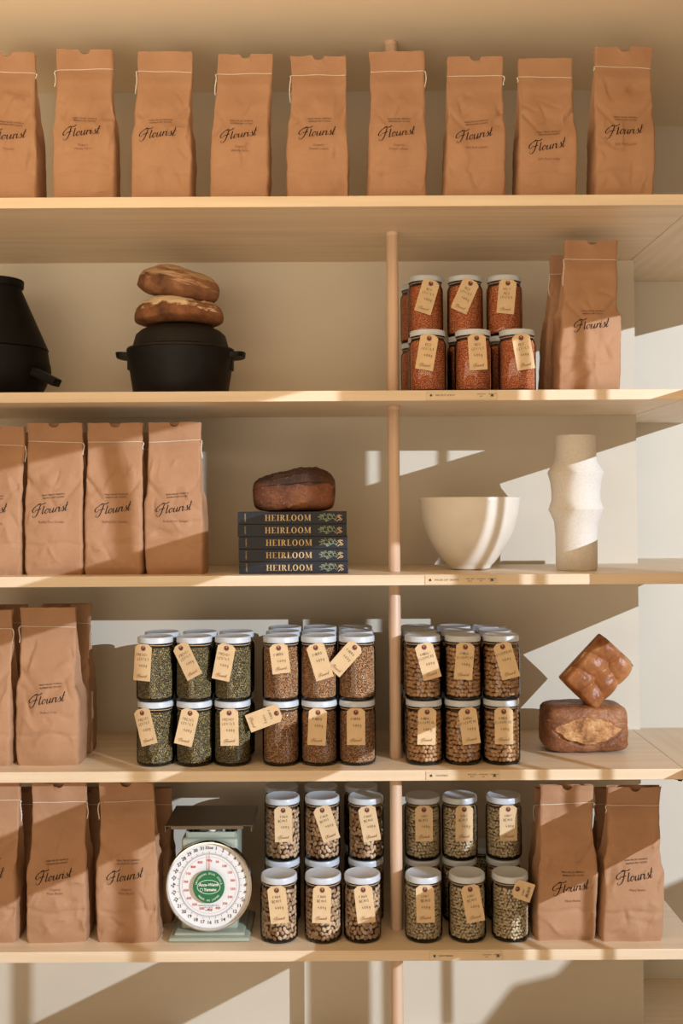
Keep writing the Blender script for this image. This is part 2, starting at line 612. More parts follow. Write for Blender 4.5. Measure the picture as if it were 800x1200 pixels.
# a plain single-stroke hand
HAND = {
    'A': [[(0, 0), (.45, 1), (.8, 0)], [(.2, .4), (.7, .4)]], 'B': [[(0, 0), (0, 1), (.5, .9), (.45, .6), (.05, .5)], [(.05, .5), (.6, .35), (.5, 0), (0, 0)]],
    'C': [[(.7, .85), (.35, 1), (0, .5), (.3, 0), (.7, .15)]], 'D': [[(0, 0), (0, 1)], [(0, 1), (.6, .8), (.6, .25), (0, 0)]],
    'E': [[(.65, 1), (0, .95), (0, 0), (.6, 0)], [(0, .5), (.5, .5)]], 'F': [[(.65, 1), (0, .95), (0, 0)], [(0, .5), (.5, .5)]],
    'H': [[(0, 1), (0, 0)], [(.6, 1), (.6, 0)], [(0, .5), (.6, .5)]], 'I': [[(.1, 1), (.1, 0)]], 'K': [[(0, 1), (0, 0)], [(.6, 1), (.05, .5), (.6, 0)]],
    'L': [[(0, 1), (0, 0), (.5, 0)]], 'M': [[(0, 0), (.1, 1), (.4, .4), (.7, 1), (.8, 0)]], 'N': [[(0, 0), (0, 1)], [(0, 1), (.6, 0)], [(.6, 0), (.6, 1)]],
    'O': [[(.35, 1), (0, .6), (.2, 0), (.6, .3), (.35, 1)]], 'P': [[(0, 0), (0, 1), (.6, .8), (0, .5)]], 'R': [[(0, 0), (0, 1), (.55, .8), (.05, .5), (.6, 0)]],
    'S': [[(.6, .9), (.2, 1), (.1, .65), (.5, .4), (.45, .05), (0, .1)]], 'T': [[(0, 1), (.7, 1)], [(.35, 1), (.35, 0)]], 'U': [[(0, 1), (.05, .1), (.4, 0), (.6, 1)]],
    'V': [[(0, 1), (.35, 0), (.7, 1)]], 'Y': [[(0, 1), (.3, .5)], [(.65, 1), (.2, 0)]], '4': [[(.3, 1), (0, .4), (.6, .4)], [(.45, .7), (.4, -.1)]],
    '0': [[(.3, .9), (0, .5), (.25, 0), (.55, .4), (.3, .9)]], 'g': [[(.5, .6), (.15, .55), (.1, .15), (.45, .2), (.5, .6), (.4, -.3), (.05, -.35)]], ' ': []}


def hand_geo(s, h, rnd, w):
    st = []
    x = 0
    for ch in s:
        for sk in HAND.get(ch, []):
            st.append([((x + a * .8 + rnd.uniform(-.03, .03)) * h, (b + rnd.uniform(-.05, .05) + x * .04) * h) for a, b in sk])
        x += .85 if ch not in 'I ' else .4
    st = [[(a - x * h / 2, b) for a, b in sk] for sk in st]
    return strokes_geo(st, w, w)


# ---------------------------------------------------------------- paper bags
def lerp_keys(keys, t):
    for (a, va), (b, vb) in zip(keys, keys[1:]):
        if t <= b:
            k = (t - a) / (b - a)
            k = k * k * (3 - 2 * k)
            return va + (vb - va) * k
    return keys[-1][1]


def make_bag(label, group, loc, wb, wt, H, lean=0.0, rz=0.0, seed=0, sub=None, logo_t=0.42, logo_x=0.0, logo_w=0.088, tail='L', sub_mat=None, logo=True, notch=True, tail_len=0.035, tilt=0.0, logo_rot=0.14, notch_w=0.1):
    root = thing('paper_bag', label, 'paper bag', loc, rz, group)
    rnd = random.Random(seed)
    so = Vector((seed * 3.17, seed * 1.31, seed * 0.77))
    rz += rnd.uniform(-.07, .05)
    D = 0.082
    creases = []
    for _ in range(22):
        an = rnd.choice([rnd.uniform(-.4, .4), rnd.uniform(.6, 1.2), rnd.uniform(-1.2, -.6), rnd.uniform(1.3, 1.8)])
        side = rnd.choice([-1, 1, 0])
        creases.append((side * wb * .36 + rnd.uniform(-.02, .02), rnd.uniform(.05, .74) * H, math.cos(an), math.sin(an), rnd.uniform(.012, .042),
                        rnd.choice([-1, 1]) * rnd.uniform(.002, .0058), rnd.choice([.003, .012]), rnd.choice([.003, .014])))
    kL = 0.52 + rnd.uniform(-0.05, 0.06)
    kR = 0.52 + rnd.uniform(-0.06, 0.06)

    def hw(t, side):
        kk = kL if side < 0 else kR
        base = lerp_keys([(0, wb * .485), (0.03, wb * .5), (0.3, wb * .505), (kk - 0.03, wb * .502), (kk + 0.045, wt * .505), (0.85, wt * .5), (1.01, wt * .505)], t)
        return base + 0.0024 * noise.noise(Vector((side * 9.1, t * 7, 2)) + so) + 0.0012 * noise.noise(Vector((side * 4.1, t * 22, 5)) + so)

    def dep(t):
        return lerp_keys([(0, D * .93), (.05, D), (.40, D * .98), (.60, D * .62), (.78, D * .30), (.88, D * .10), (.95, D * .13), (1.01, D * .22)], t)

    def cx(t):
        return lean * t + 0.003 * math.sin(t * 4 + seed) * t

    def disp(x, z, t):
        p = Vector((x, z, 0)) * 1.0
        a = noise.noise(Vector((x * 13, z * 8, 1)) + so) * 0.0075 * (0.6 if t > .85 else 1)
        for (sx, sz, ca, sa, ln, am, wa, wb_) in creases:
            dx, dz = x - sx, z - sz
            al = dx * ca + dz * sa
            if abs(al) > ln:
                continue
            dd = -dx * sa + dz * ca + 0.003 * math.sin(al * 90)
            k_ = (1 - (al / ln) ** 2)
            a += am * k_ * math.exp(-abs(dd) / (wa if dd > 0 else wb_))
        # horizontal fold low down, diagonal gusset creases
        a += 0.0028 * math.exp(-((t - 0.20 - 0.01 * math.sin(x * 60 + seed)) / 0.012) ** 2)
        u = abs(x) / (wb * .5)
        a += 0.007 * math.exp(-((t - (0.40 + 0.24 * u)) / 0.022) ** 2) * u * (0.4 + 0.6 * abs(noise.noise(Vector((x * 8, 0, 0)) + so)) * 2)
        return a

    def front(u, t):
        """u -1..1 across the front ply"""
        x = cx(t) + (hw(t, -1) if u < 0 else hw(t, 1)) * u
        z = H * t
        d = dep(t)
        y = (D - d) / 2 - 0.006 * (1 - u * u) * (1.0 if t < .55 else max(0, 1 - (t - .55) / .2)) * min(1, t / .08)
        edge = max(0.0, abs(u) - .93) / .07
        y += edge * edge * 0.004 * min(1, d / 0.03)
        y += disp(x - cx(t), z, t) * (1 - edge * .7)
        y += tilt * z
        if t > .86:
            y += 0.0012 * math.sin(u * 5 + seed)
        return Vector((x, y, z))

    NF, NS, NB, NR = 48, 6, 12, 84
    rows = []
    for j in range(NR + 1):
        t = j / NR
        ring = []
        for i in range(NF + 1):
            u = -1 + 2 * i / NF
            p = front(u, t)
            if t > .9:
                top = 0.0015 * noise.noise(Vector((u * 3, 0, 0)) + so) * (t - .9) / .1
                p.z += top
                if notch and abs(u) < notch_w * 2:
                    p.z -= math.sqrt(max(0, 1 - (u / (notch_w * 2)) ** 2)) * 0.0105 * (t - .9) / .1
            ring.append(p)
        d = dep(t)
        yf, yb = (D - d) / 2, (D + d) / 2
        pin = lerp_keys([(0, 0), (.35, 0.001), (.62, 0.020), (.85, 0.022), (1.01, 0.022)], t)

        def sidepts(sgn):
            out = []
            for k in range(1, NS):
                s = k / NS
                y = yf + (yb - yf) * s + tilt * H * t
                tri = 1 - abs(2 * s - 1)
                x = cx(t) + sgn * (hw(t, sgn) - pin * tri + 0.003 * math.sin(s * math.pi) * (1 if t < .5 else 0) + 0.002 * noise.noise(Vector((sgn * 7, y * 30, t * 9)) + so))
                out.append(Vector((x, y, H * t)))
            return out
        ring += sidepts(1)
        for i in range(NB + 1):
            u = 1 - 2 * i / NB
            x = cx(t) + (hw(t, 1) if u > 0 else hw(t, -1)) * u
            ring.append(Vector((x, yb + 0.004 * (1 - u * u) * (1 if t < .5 else .1) + tilt * H * t, H * t)))
        ring += sidepts(-1)[::-1]
        rows.append(ring)
    n = len(rows[0])
    vs = [p for r in rows for p in r]
    fs = []
    for j in range(NR):
        for i in range(n):
            k = (i + 1) % n
            fs.append((j * n + i, j * n + k, (j + 1) * n + k, (j + 1) * n + i))
    fs.append(tuple(range(n - 1, -1, -1)))
    mesh_obj('bag_body', vs, fs, KRAFT, root, smooth=True, auto=0.9)

    # stitched thread with a loose tail
    ts = 0.875
    bm = bmesh.new()
    sl = rnd.uniform(-0.008, 0.008)
    pts = []
    for i in range(61):
        u = -1.01 + 2.02 * i / 60
        p = front(max(-1, min(1, u)), ts + sl * u)
        pts.append(p + Vector((0, -0.0012, 0)))
    rr = [0.00085 if i % 2 else 0.0006 for i in range(61)]
    add_tube(bm, pts, rr, 6)
    sgn = -1 if tail == 'L' else 1
    p0 = pts[0] if tail == 'L' else pts[-1]
    tp = [p0, p0 + Vector((sgn * .003, -.002, -.003))]
    for k in range(1, 13):
        q = k / 12
        tp.append(p0 + Vector((sgn * (.003 + .0015 * math.sin(q * 5 + seed)), -.002, -.003 - tail_len * q)))
    add_tube(bm, tp, [0.0014 if k % 2 else 0.0009 for k in range(len(tp))], 6)
    bm_obj('stitching', bm, THREAD, root, auto=2)

    def drape(geo, cxm, czm, name, mat, rot=0.0):
        v2, f2 = geo
        c, s = math.cos(rot), math.sin(rot)
        vs = []
        for x, z in v2:
            x, z = x * c - z * s, x * s + z * c
            X, Z = cxm + x, czm + z
            t = min(.999, max(0, Z / H))
            rel = X - cx(t)
            u = rel / (hw(t, -1) if rel < 0 else hw(t, 1))
            p = front(max(-.99, min(.99, u)), t)
            vs.append(p + Vector((0, -0.0009, 0)))
        return mesh_obj(name, vs, f2, mat, root)
    if logo:
        zc = H * logo_t
        drape(([(x * logo_w, y * logo_w) for x, y in SCRIPT[0]], SCRIPT[1]), logo_x, zc, 'logo_lettering', INK, logo_rot)
        v1, f1 = text_geo('FRESH MILLED GRAINS &', 0.0047)
        v2, f2 = text_geo('PREMIUM DRY GOODS', 0.0047)
        g = ([(x, y + 0.0033) for x, y in v1] + [(x, y - 0.0033) for x, y in v2], f1 + [tuple(i + len(v1) for i in f) for f in f2])
        drape(g, logo_x + 0.006, zc + 0.033, 'tagline_lettering', INK, logo_rot * .25 + rnd.uniform(-.06, .06))
        if sub:
            ls = sub.split('/')
            vv, ff = [], []
            for q, l in enumerate(ls):
                a, b = text_geo(l, 0.0075)
                ff += [tuple(i + len(vv) for i in f) for f in b]
                vv += [(x, y - 0.0085 * q) for x, y in a]
            drape((vv, ff), logo_x + 0.004, zc - 0.026, 'contents_lettering', sub_mat or INK_FAINT)
    return root


def bag_from_px(bl, br, tl, tr, ty, z, Y, label, group, **kw):
    """front ply given by its pixel outline"""
    yb = at(400, 600, Y)
    # row of the base at depth Y
    py = 1200
    lo, hi = -400.0, 1700.0
    for _ in range(40):
        m = (lo + hi) / 2
        if at(400, m, Y).z > z:
            lo = m
        else:
            hi = m
    py = lo
    x0, x1 = at(bl, py, Y).x, at(br, py, Y).x
    Yt = Y + 0.035
    t0, t1 = at(tl, ty, Yt), at(tr, ty, Yt)
    H = t0.z - z
    cxb = (x0 + x1) / 2
    return make_bag(label, group, (cxb, Y, z), x1 - x0, t1.x - t0.x, H, lean=(t0.x + t1.x) / 2 - cxb, **kw)


G1 = 'paper bags on the top shelf'
y1 = -0.045
bag_from_px(-24, 43, -21, 41, 62, Z1, y1, 'tan paper flour bag cut off by left edge of top shelf', G1, seed=1, sub='Organic', tail='R', logo_x=-.002, tail_len=.01)
bag_from_px(63, 134, 69, 133, 59, Z1, y1, 'paper bag on top shelf, second from left, widest with dark right gusset', G1, seed=2, sub='Organic/Whole Farro', logo_t=.435, logo_x=-.006, rz=.06)
bag_from_px(154, 224, 161, 224, 61, Z1, y1, 'third paper bag from left on top shelf, long looped thread at left', G1, seed=3, logo_t=.425, logo_x=-.008, tail_len=.05, logo_rot=.08, notch=False)
bag_from_px(246, 313, 254, 318, 64, Z1, y1, 'fourth paper bag from left on top shelf', G1, seed=4, sub='Organic/Whole Farro', logo_t=.43, tail_len=.045)
bag_from_px(336, 407, 340, 404, 66, Z1, y1, 'fifth paper bag from left on top shelf, left of the ceiling pole', G1, seed=5, sub='Organic/French Lentils', logo_t=.45, tail_len=.06, logo_rot=.07)
bag_from_px(431, 499, 434, 497, 61, Z1, y1, 'paper bag on top shelf in front of the wooden pole', G1, seed=6, sub='Organic/French Lentils', logo_t=.43, tail='R', notch=False)
bag_from_px(521, 591, 526, 590, 67, Z1, y1, 'paper bag on top shelf, third from right, right of the pole bag', G1, seed=7, sub='Split Red Lentils', logo_t=.43, tail='R', tail_len=.02)
bag_from_px(607, 675, 609, 672, 69, Z1, y1, 'paper bag on top shelf, second from right, top corner folded over', G1, seed=8, sub='Split Red Lentils', logo_t=.36, tail='L', tail_len=.01, notch=False)
bag_from_px(697, 766, 697, 764, 56, Z1, y1, 'rightmost and tallest paper bag on the top shelf', G1, seed=9, sub='Split Red Lentils', logo_t=.425, tail_len=.008, logo_rot=.07)

G2 = 'paper bags on the second shelf'
bag_from_px(655, 727, 661, 723, 282, Z2, 0.05, 'brown paper bag right of red lentil jars, in front, half sunlit', G2, seed=10, logo_t=.42, logo_x=.004, tail_len=.06, rz=.03, logo_rot=.1)
bag_from_px(638, 702, 644, 702, 300, Z2, 0.155, 'shaded brown paper bag behind the right bag of the second shelf', G2, seed=11, logo=False, tail_len=.05)

G3 = 'paper bags on the third shelf'
bag_from_px(-43, 23, -36, 28, 500, Z3, 0.055, 'brown paper bag cut off at left edge, third shelf', G3, seed=12, sub='Rolled Oat Groats', logo_x=-.006, tail='R')
bag_from_px(29, 96, 33, 97, 496, Z3, 0.055, 'brown paper bag, leftmost whole one in the row left of the books', G3, seed=13, sub='Rolled Oat Groats', tail='R', tail_len=.025, logo_x=-.008)
bag_from_px(99, 166, 104, 168, 496, Z3, 0.055, 'middle whole brown paper bag in the row left of the books', G3, seed=14, sub='Rolled Oat Groats', tail='R', tail_len=.015)
bag_from_px(170, 238, 173, 234, 495, Z3, 0.055, 'brown paper bag nearest the books, thread dangling at right', G3, seed=15, sub='Rolled Oat Groats', tail='R', tail_len=.04, logo_x=.000, rz=-.04)
for i, (a, s, w) in enumerate([(-2, 16, 'behind the first gap from the left'), (66, 17, 'behind the second gap from the left'), (134, 18, 'behind the gap nearest the books')]):
    bag_from_px(a, a + 62, a + 2, a + 60, 507, Z3, 0.165, 'back-row brown paper bag on third shelf, ' + w, G3, seed=s, logo=False, notch=False, tail_len=.01)

G4 = 'paper bags on the fourth shelf'
bag_from_px(-56, 12, -50, 14, 715, Z4, 0.055, 'brown paper bag cut off at left edge, fourth shelf', G4, seed=19, tail='R', tail_len=.03)
bag_from_px(19, 92, 25, 89, 712, Z4, 0.055, 'brown paper bag standing whole left of the green lentil jars', G4, seed=20, sub='Rolled Oats', logo_t=.415, tail='L', tail_len=.035, notch=False)
bag_from_px(40, 103, 49, 106, 708, Z4, 0.155, 'brown paper bag peeking out at right behind the whole fourth-shelf bag', G4, seed=21, logo=False, tail='R', tail_len=.05)
bag_from_px(-34, 33, -30, 29, 709, Z4, 0.155, 'dark brown paper bag behind, between the two front fourth-shelf bags', G4, seed=22, logo=False)

G5 = 'paper bags on the fifth shelf'
bag_from_px(-52, 18, -46, 21, 915, Z5, 0.045, 'brown paper bag cut off at left edge, fifth shelf', G5, seed=23, tail='R', tail_len=.045)
bag_from_px(31, 100, 37, 100, 918, Z5, 0.045, 'brown paper bag, middle of the three left of the dial scale', G5, seed=24, sub='Organic/Pinto Beans', tail='R', logo_x=-.006)
bag_from_px(113, 184, 117, 180, 917, Z5, 0.045, 'brown paper bag directly left of the dial scale', G5, seed=25, sub='Organic/Pinto Beans', tail='L', logo_x=-.004)
bag_from_px(628, 697, 635, 696, 920, Z5, 0.045, 'brown paper bag right of the navy bean jars, sun on its lower part', G5, seed=26, sub='Navy Beans', sub_mat=INK_RED, logo_t=.345, tail='R', logo_x=.012, tail_len=.004)
bag_from_px(706, 776, 713, 775, 922, Z5, 0.035, 'rightmost brown paper bag on the fifth shelf', G5, seed=27, sub='Navy Beans', sub_mat=INK_RED, logo_t=.43, tail='L', logo_x=.006, tail_len=.015)
for a, s, w in [(-2, 28, 'behind the gap beside the cut-off left bag'), (70, 29, 'behind the gap between the two whole left bags'), (139, 30, 'sticking out left of the dial scale'), (625, 31, 'half hidden right of the navy bean jars'), (698, 32, 'between the two front right bags')]:
    bag_from_px(a, a + 62, a + 2, a + 60, 924, Z5, 0.15, 'back-row brown paper bag on fifth shelf, ' + w, G5, seed=s, logo=False, tail='R' if s == 30 else 'L')

# ---------------------------------------------------------------- jars
JR, JH = 0.0425, 0.1445
GRP = {'french': 'jars of green lentils', 'farro': 'jars of farro', 'chick': 'jars of chickpeas', 'red': 'jars of red lentils', 'fava': 'jars of tan beans', 'navy': 'jars of pale beans'}
KINDN = {'french': 'green lentils', 'farro': 'farro', 'chick': 'chickpeas', 'red': 'red lentils', 'fava': 'tan beans', 'navy': 'pale beans'}


def ico(sub):
    bm = bmesh.new()
    bmesh.ops.create_icosphere(bm, subdivisions=sub, radius=1.0)
    v = [v.co.copy() for v in bm.verts]
    f = [tuple(x.index for x in fc.verts) for fc in bm.faces]
    bm.free()
    return v, f


ICO1, ICO2 = ico(1), ico(2)


def contents_mesh(kind):
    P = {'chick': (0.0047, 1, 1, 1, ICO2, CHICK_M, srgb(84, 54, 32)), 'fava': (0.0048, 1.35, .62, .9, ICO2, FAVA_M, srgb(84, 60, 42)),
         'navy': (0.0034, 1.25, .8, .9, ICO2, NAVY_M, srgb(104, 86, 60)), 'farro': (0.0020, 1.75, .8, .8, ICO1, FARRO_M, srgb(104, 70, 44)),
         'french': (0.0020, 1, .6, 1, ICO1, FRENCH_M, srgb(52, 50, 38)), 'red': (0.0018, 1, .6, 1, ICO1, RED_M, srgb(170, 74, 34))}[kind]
    r, sx, sy, sz, (iv, iff), mat, core = P
    rnd = random.Random(kind)
    R = 0.0405
    vs, fs = [], []
    top = 0.1215

    def put(c, nrm, ang, k=1.0):
        a = Vector((-nrm.y, nrm.x, 0)).normalized() if abs(nrm.z) < .9 else Vector((1, 0, 0))
        b = nrm.cross(a)
        ca, sa = math.cos(ang), math.sin(ang)
        u, w = a * ca + b * sa, b * ca - a * sa
        base = len(vs)
        for p in iv:
            vs.append(c + (u * p.x * sx + nrm * p.y * sy + w * p.z * sz) * r * k)
        fs.extend(tuple(i + base for i in f) for f in iff)
    pitch = r * 2 * ((1.12 if kind in ('fava', 'navy') else 1.03) if kind != 'farro' else 1.15)
    jt = .2
    nz = int((top - 0.008) / (pitch * (.93 if kind in ('chick', 'navy', 'fava') else .88)))
    for j in range(nz):
        z = 0.0075 + r + j * (top - 0.0075 - r) / nz
        Rr = R - max(0, (z - 0.111)) * 0.45 - max(0, 0.012 - z) * .5
        m = int(2 * math.pi * Rr / pitch)
        for i in range(m):
            a = 2 * math.pi * (i + .5 * (j % 2)) / m + rnd.uniform(-jt, jt) * pitch / Rr
            nrm = Vector((math.cos(a), math.sin(a), 0))
            dd = rnd.uniform(0, r * .3)
            put(Vector((nrm.x * (Rr - r * sy - dd), nrm.y * (Rr - r * sy - dd), z + rnd.uniform(-jt, jt) * pitch)), nrm, rnd.uniform(0, 6.28) if kind not in ('french', 'red') else rnd.uniform(-.8, .8), rnd.uniform(.88, 1.08))
    # core behind the outer layer, darkened to paint the shade between grains
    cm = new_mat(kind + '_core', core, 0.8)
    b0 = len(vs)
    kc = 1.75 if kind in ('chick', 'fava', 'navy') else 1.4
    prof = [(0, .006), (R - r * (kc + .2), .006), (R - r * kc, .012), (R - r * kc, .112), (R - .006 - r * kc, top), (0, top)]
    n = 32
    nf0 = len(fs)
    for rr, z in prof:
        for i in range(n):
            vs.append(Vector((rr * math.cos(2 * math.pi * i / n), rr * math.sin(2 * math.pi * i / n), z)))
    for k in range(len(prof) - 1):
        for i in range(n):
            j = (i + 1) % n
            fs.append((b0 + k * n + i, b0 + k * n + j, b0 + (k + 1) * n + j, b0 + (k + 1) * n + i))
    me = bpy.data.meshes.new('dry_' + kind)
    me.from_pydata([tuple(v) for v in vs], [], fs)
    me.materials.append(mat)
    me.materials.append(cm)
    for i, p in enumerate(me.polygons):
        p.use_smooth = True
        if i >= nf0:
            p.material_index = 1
    return me


def jar_meshes():
    bm = bmesh.new()
    add_lathe(bm, [(0, .0006), (.034, .0006), (.039, .0012), (.0415, .0035), (.0425, .007), (.0428, .013), (.0428, .108), (.0422, .1145), (.0400, .1195), (.0378, .1235), (.0372, .1275), (.0372, .1345)], 56)
    g = bm_obj('glass_body', bm, GLASS)
    bm = bmesh.new()
    add_lathe(bm, [(0, .0009), (.0335, .0009), (.0385, .0016), (.0408, .0036), (.0412, .0052), (.036, .0056), (0, .0056)], 48)
    b = bm_obj('glass_base', bm, GLASS_BASE)
    bm = bmesh.new()
    add_lathe(bm, [(.0392, .1312), (.0404, .1304), (.0412, .1314), (.0410, .1335), (.0407, .1410), (.0398, .1430), (.0380, .1440), (.0362, .1438), (.0350, .1431), (0, .1431)], 56)
    l = bm_obj('lid', bm, LID_M)
    bm = bmesh.new()
    add_tube(bm, [(.0386 * math.cos(a), .0386 * math.sin(a), .1262 + .0006 * math.sin(3 * a)) for a in [k * 2 * math.pi / 40 for k in range(41)]], .0008, 6)
    t = bm_obj('twine', bm, TWINE_M)
    res = {'glass_body': g.data, 'glass_base': b.data, 'lid': l.data, 'twine': t.data}
    for o in (g, b, l, t):
        bpy.data.objects.remove(o)
    return res


JM = jar_meshes()
CM = {k: contents_mesh(k) for k in KINDN}
LIDROT = random.Random(5)


def part(name, me, parent):
    o = bpy.data.objects.new(name, me)
    COL.objects.link(o)
    o.parent = parent
    return o


def make_tag(jar, lines, dx, tilt, seed, w=0.0205 * 2, h=0.0815, lift=0.0, flip=0.0, jz=0.129):
    """card tag hanging in front of the jar; dx offset of its hole from the jar axis"""
    rnd = random.Random(seed)
    y = -math.sqrt(max(0, 0.0436 ** 2 - dx * dx)) - 0.0012
    yaw = math.asin(max(-.9, min(.9, dx / 0.0436))) * 0.55
    hole = Vector((dx, y, jz - 0.008 + lift))
    M = Matrix.Translation(hole) @ Matrix.Rotation(yaw, 4, 'Z') @ Matrix.Rotation(flip, 4, 'X') @ Matrix.Rotation(tilt, 4, 'Y')
    # local: x across, z up, y depth; hole at origin
    hw_, c = w / 2, 0.009
    out = [(-hw_, -h + .009), (hw_, -h + .009), (hw_, .0085 - c + .003), (hw_ - c, .0095), (-hw_ + c, .0095), (-hw_, .0085 - c + .003)]
    n = len(out)
    th = 0.0006

    def bend(x, z):
        return -0.0015 * (z / h) ** 2
    vs = [M @ Vector((x, bend(x, z), z)) for x, z in out] + [M @ Vector((x, bend(x, z) + th, z)) for x, z in out]
    fs = [tuple(range(n)), tuple(range(2 * n - 1, n - 1, -1))] + [(i + n, (i + 1) % n + n, (i + 1) % n, i) for i in range(n)]
    t = mesh_obj('tag', vs, fs, TAG_M, jar)
    vs, fs = [], []
    for rr in (0.0022, 0.0058):
        for k in range(20):
            a = 2 * math.pi * k / 20
            vs.append(M @ Vector((rr * math.cos(a), -0.0005, rr * math.sin(a))))
    fs = [(k, (k + 1) % 20, 20 + (k + 1) % 20, 20 + k) for k in range(20)]
    fs.append(tuple(range(20)))
    e = mesh_obj('eyelet', vs, fs, [EYE_M, HOLE_M], t)
    e.data.polygons[20].material_index = 1
    bm = bmesh.new()
    ya = -0.0386
    add_tube(bm, [(dx * .8 - .002, ya, .1262), M @ Vector((-.001, -.0022, .004)), M @ Vector((0, -.0010, 0))], .0006, 5)
    add_tube(bm, [(dx * .8 + .002, ya, .1262), M @ Vector((.001, -.0022, .004)), M @ Vector((0, -.0010, 0))], .0006, 5)
    bm_obj('tie', bm, TWINE_M, t)
    vs, fs = [], []
    zz = -0.0175
    for i, l in enumerate(lines):
        if l[0] == '4':
            zz -= 0.005
        g, f = hand_geo(l, 0.0052 if l[0] != '4' else 0.006, rnd, 0.00075)
        off = rnd.uniform(-.002, .002) + (.004 if l[0] == '4' else 0)
        lim = 0.036
        wid = max(1e-6, max(x for x, _ in g) - min(x for x, _ in g))
        k = min(1, lim / wid)
        b = len(vs)
        vs += [M @ Vector((x * k + off, bend(0, zz + z) - .0006, zz + z)) for x, z in g]
        fs += [tuple(q + b for q in ff) for ff in f]
        zz -= 0.0095
    mesh_obj('handwriting', vs, fs, PEN_M, t)
    c, s = math.cos(.06), math.sin(.06)
    k = 0.027
    vs = [M @ Vector((x * k * c - z * k * s, -.0021, x * k * s + z * k * c - h + 0.0185)) for x, z in SCRIPT[0]]
    mesh_obj('logo_lettering', vs, SCRIPT[1], PEN_RED, t)


def make_jar(kind, x, yc, z, label, tagspec=None, seed=0):
    j = thing('storage_jar', label, 'jar', (x, yc, z), 0, GRP[kind])
    g = part('glass_body', JM['glass_body'], j)
    g2 = part('glass_base', JM['glass_base'], j)
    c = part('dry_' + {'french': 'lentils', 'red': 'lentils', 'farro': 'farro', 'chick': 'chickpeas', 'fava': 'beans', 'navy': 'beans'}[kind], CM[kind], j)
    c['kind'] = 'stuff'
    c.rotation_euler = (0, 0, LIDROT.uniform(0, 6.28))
    l = part('lid', JM['lid'], j)
    tw = part('twine', JM['twine'], j)
    if tagspec:
        dx, tilt, lines = tagspec[:3]
        make_tag(j, lines, dx, math.radians(tilt), seed, **(tagspec[3] if len(tagspec) > 3 else {}))
    return j


def px_x(px, py, Y):
    return at(px, py, Y).x


COLN = ['left column', 'middle column', 'right column']
TIERN = ['lower tier', 'upper tier']
FR = ['FRENCH', 'LENTILS', '400g']
FA = ['FARRO', '400g']
CH = ['KABULI', 'CHICKPEAS', '400g']
CH2 = ['CHICKPEAS', '400g']
RL = ['RED', 'LENTILS', '400g']
FV = ['FAVA', 'BEANS', '400g']
NV = ['NAVY', 'BEANS', '400g']
_s = [100]


def stack(kind, cols, z, y0, ncols_rows, tiers, tags, where, pitch=0.0875, jit=0.0012):
    rows = ncols_rows
    rn = {1: [''], 2: ['front row', 'back row'], 3: ['front row', 'middle row', 'back row']}[rows]
    rnd = random.Random(kind)
    for c, px in enumerate(cols):
        X = px_x(px, 600 + 240 * (1 if z < 1.2 else -1), y0)
        for r in range(rows):
            for t in range(tiers):
                _s[0] += 1
                make_jar(kind, X + rnd.uniform(-jit, jit), y0 + r * pitch + rnd.uniform(-jit, jit) * .5 if True else 0, z + t * JH + .0002 * (t + 1),
                         'jar of %s %s, %s, %s, %s' % (KINDN[kind], where, TIERN[t], rn[r], COLN[c]), tags.get((c, t)) if r == 0 else None, _s[0])


stack('french', [182, 228, 273], Z4, 0.076, 2, 2, {
    (0, 1): (-.020, 3, FR), (1, 1): (-.025, -29, FR), (2, 1): (-.010, 11, FR), (0, 0): (-.024, -16, FR), (1, 0): (-.004, 13, FR), (2, 0): (-.003, -1, FR)}, 'left of the farro')
stack('farro', [329, 373.5, 418], Z4, 0.076, 3, 2, {
    (0, 1): (-.003, -7, ['FARRO', '400g'], dict(h=.066)), (1, 1): (-.006, -17, FA), (2, 1): (-.005, 42, FA, dict(w=.038)), (1, 0): (-.002, 3, FA), (2, 0): (-.003, 0, FA),
    (0, 0): (-.008, 69, FA, dict(h=.078, lift=-.001))}, 'left of the pole')
stack('chick', [496, 542, 587], Z4, 0.076, 3, 2, {
    (0, 1): (.000, -15, CH), (1, 1): (.001, 5, CH), (2, 1): (-.003, -15, CH2), (0, 0): (.004, 2, CH), (1, 0): (.006, -7, CH), (2, 0): (-.001, 0, CH)}, 'right of the pole')

# second shelf, red lentils
Y0 = 0.076
for c, (px, w, tg) in enumerate([(501, 'leftmost of the low front row', (.000, 10, RL)), (554, 'middle of the low front row', (.003, -3, RL)), (605.5, 'rightmost of the low front row', (.002, -9, RL))]):
    make_jar('red', px_x(px, 420, Y0), Y0, Z2 + .0002, 'jar of red lentils on second shelf, ' + w, tg, 50 + c)
for c, (px, w, tg) in enumerate([(498, 'leftmost', (.010, 17, RL)), (544.5, 'middle', (.008, 24, RL)), (590.5, 'rightmost', (.002, 6, ['SPLIT', 'RED', 'LENTILS']))]):
    Y = 0.166
    make_jar('red', px_x(px, 420, Y), Y, Z2 + .0002, 'jar of red lentils mostly hidden behind the front row, %s of its row' % w, None, 60 + c)
    make_jar('red', px_x(px, 350, Y), Y, Z2 + JH + .0004, 'jar of red lentils in the raised upper row, ' + w, tg, 70 + c)
Y = 0.256
for t in range(2):
    make_jar('red', px_x(489.5, 400, Y), Y, Z2 + JH * t + .0002 * (t + 1), 'jar of red lentils peeking out beside the pole, ' + TIERN[t], None, 80 + t)

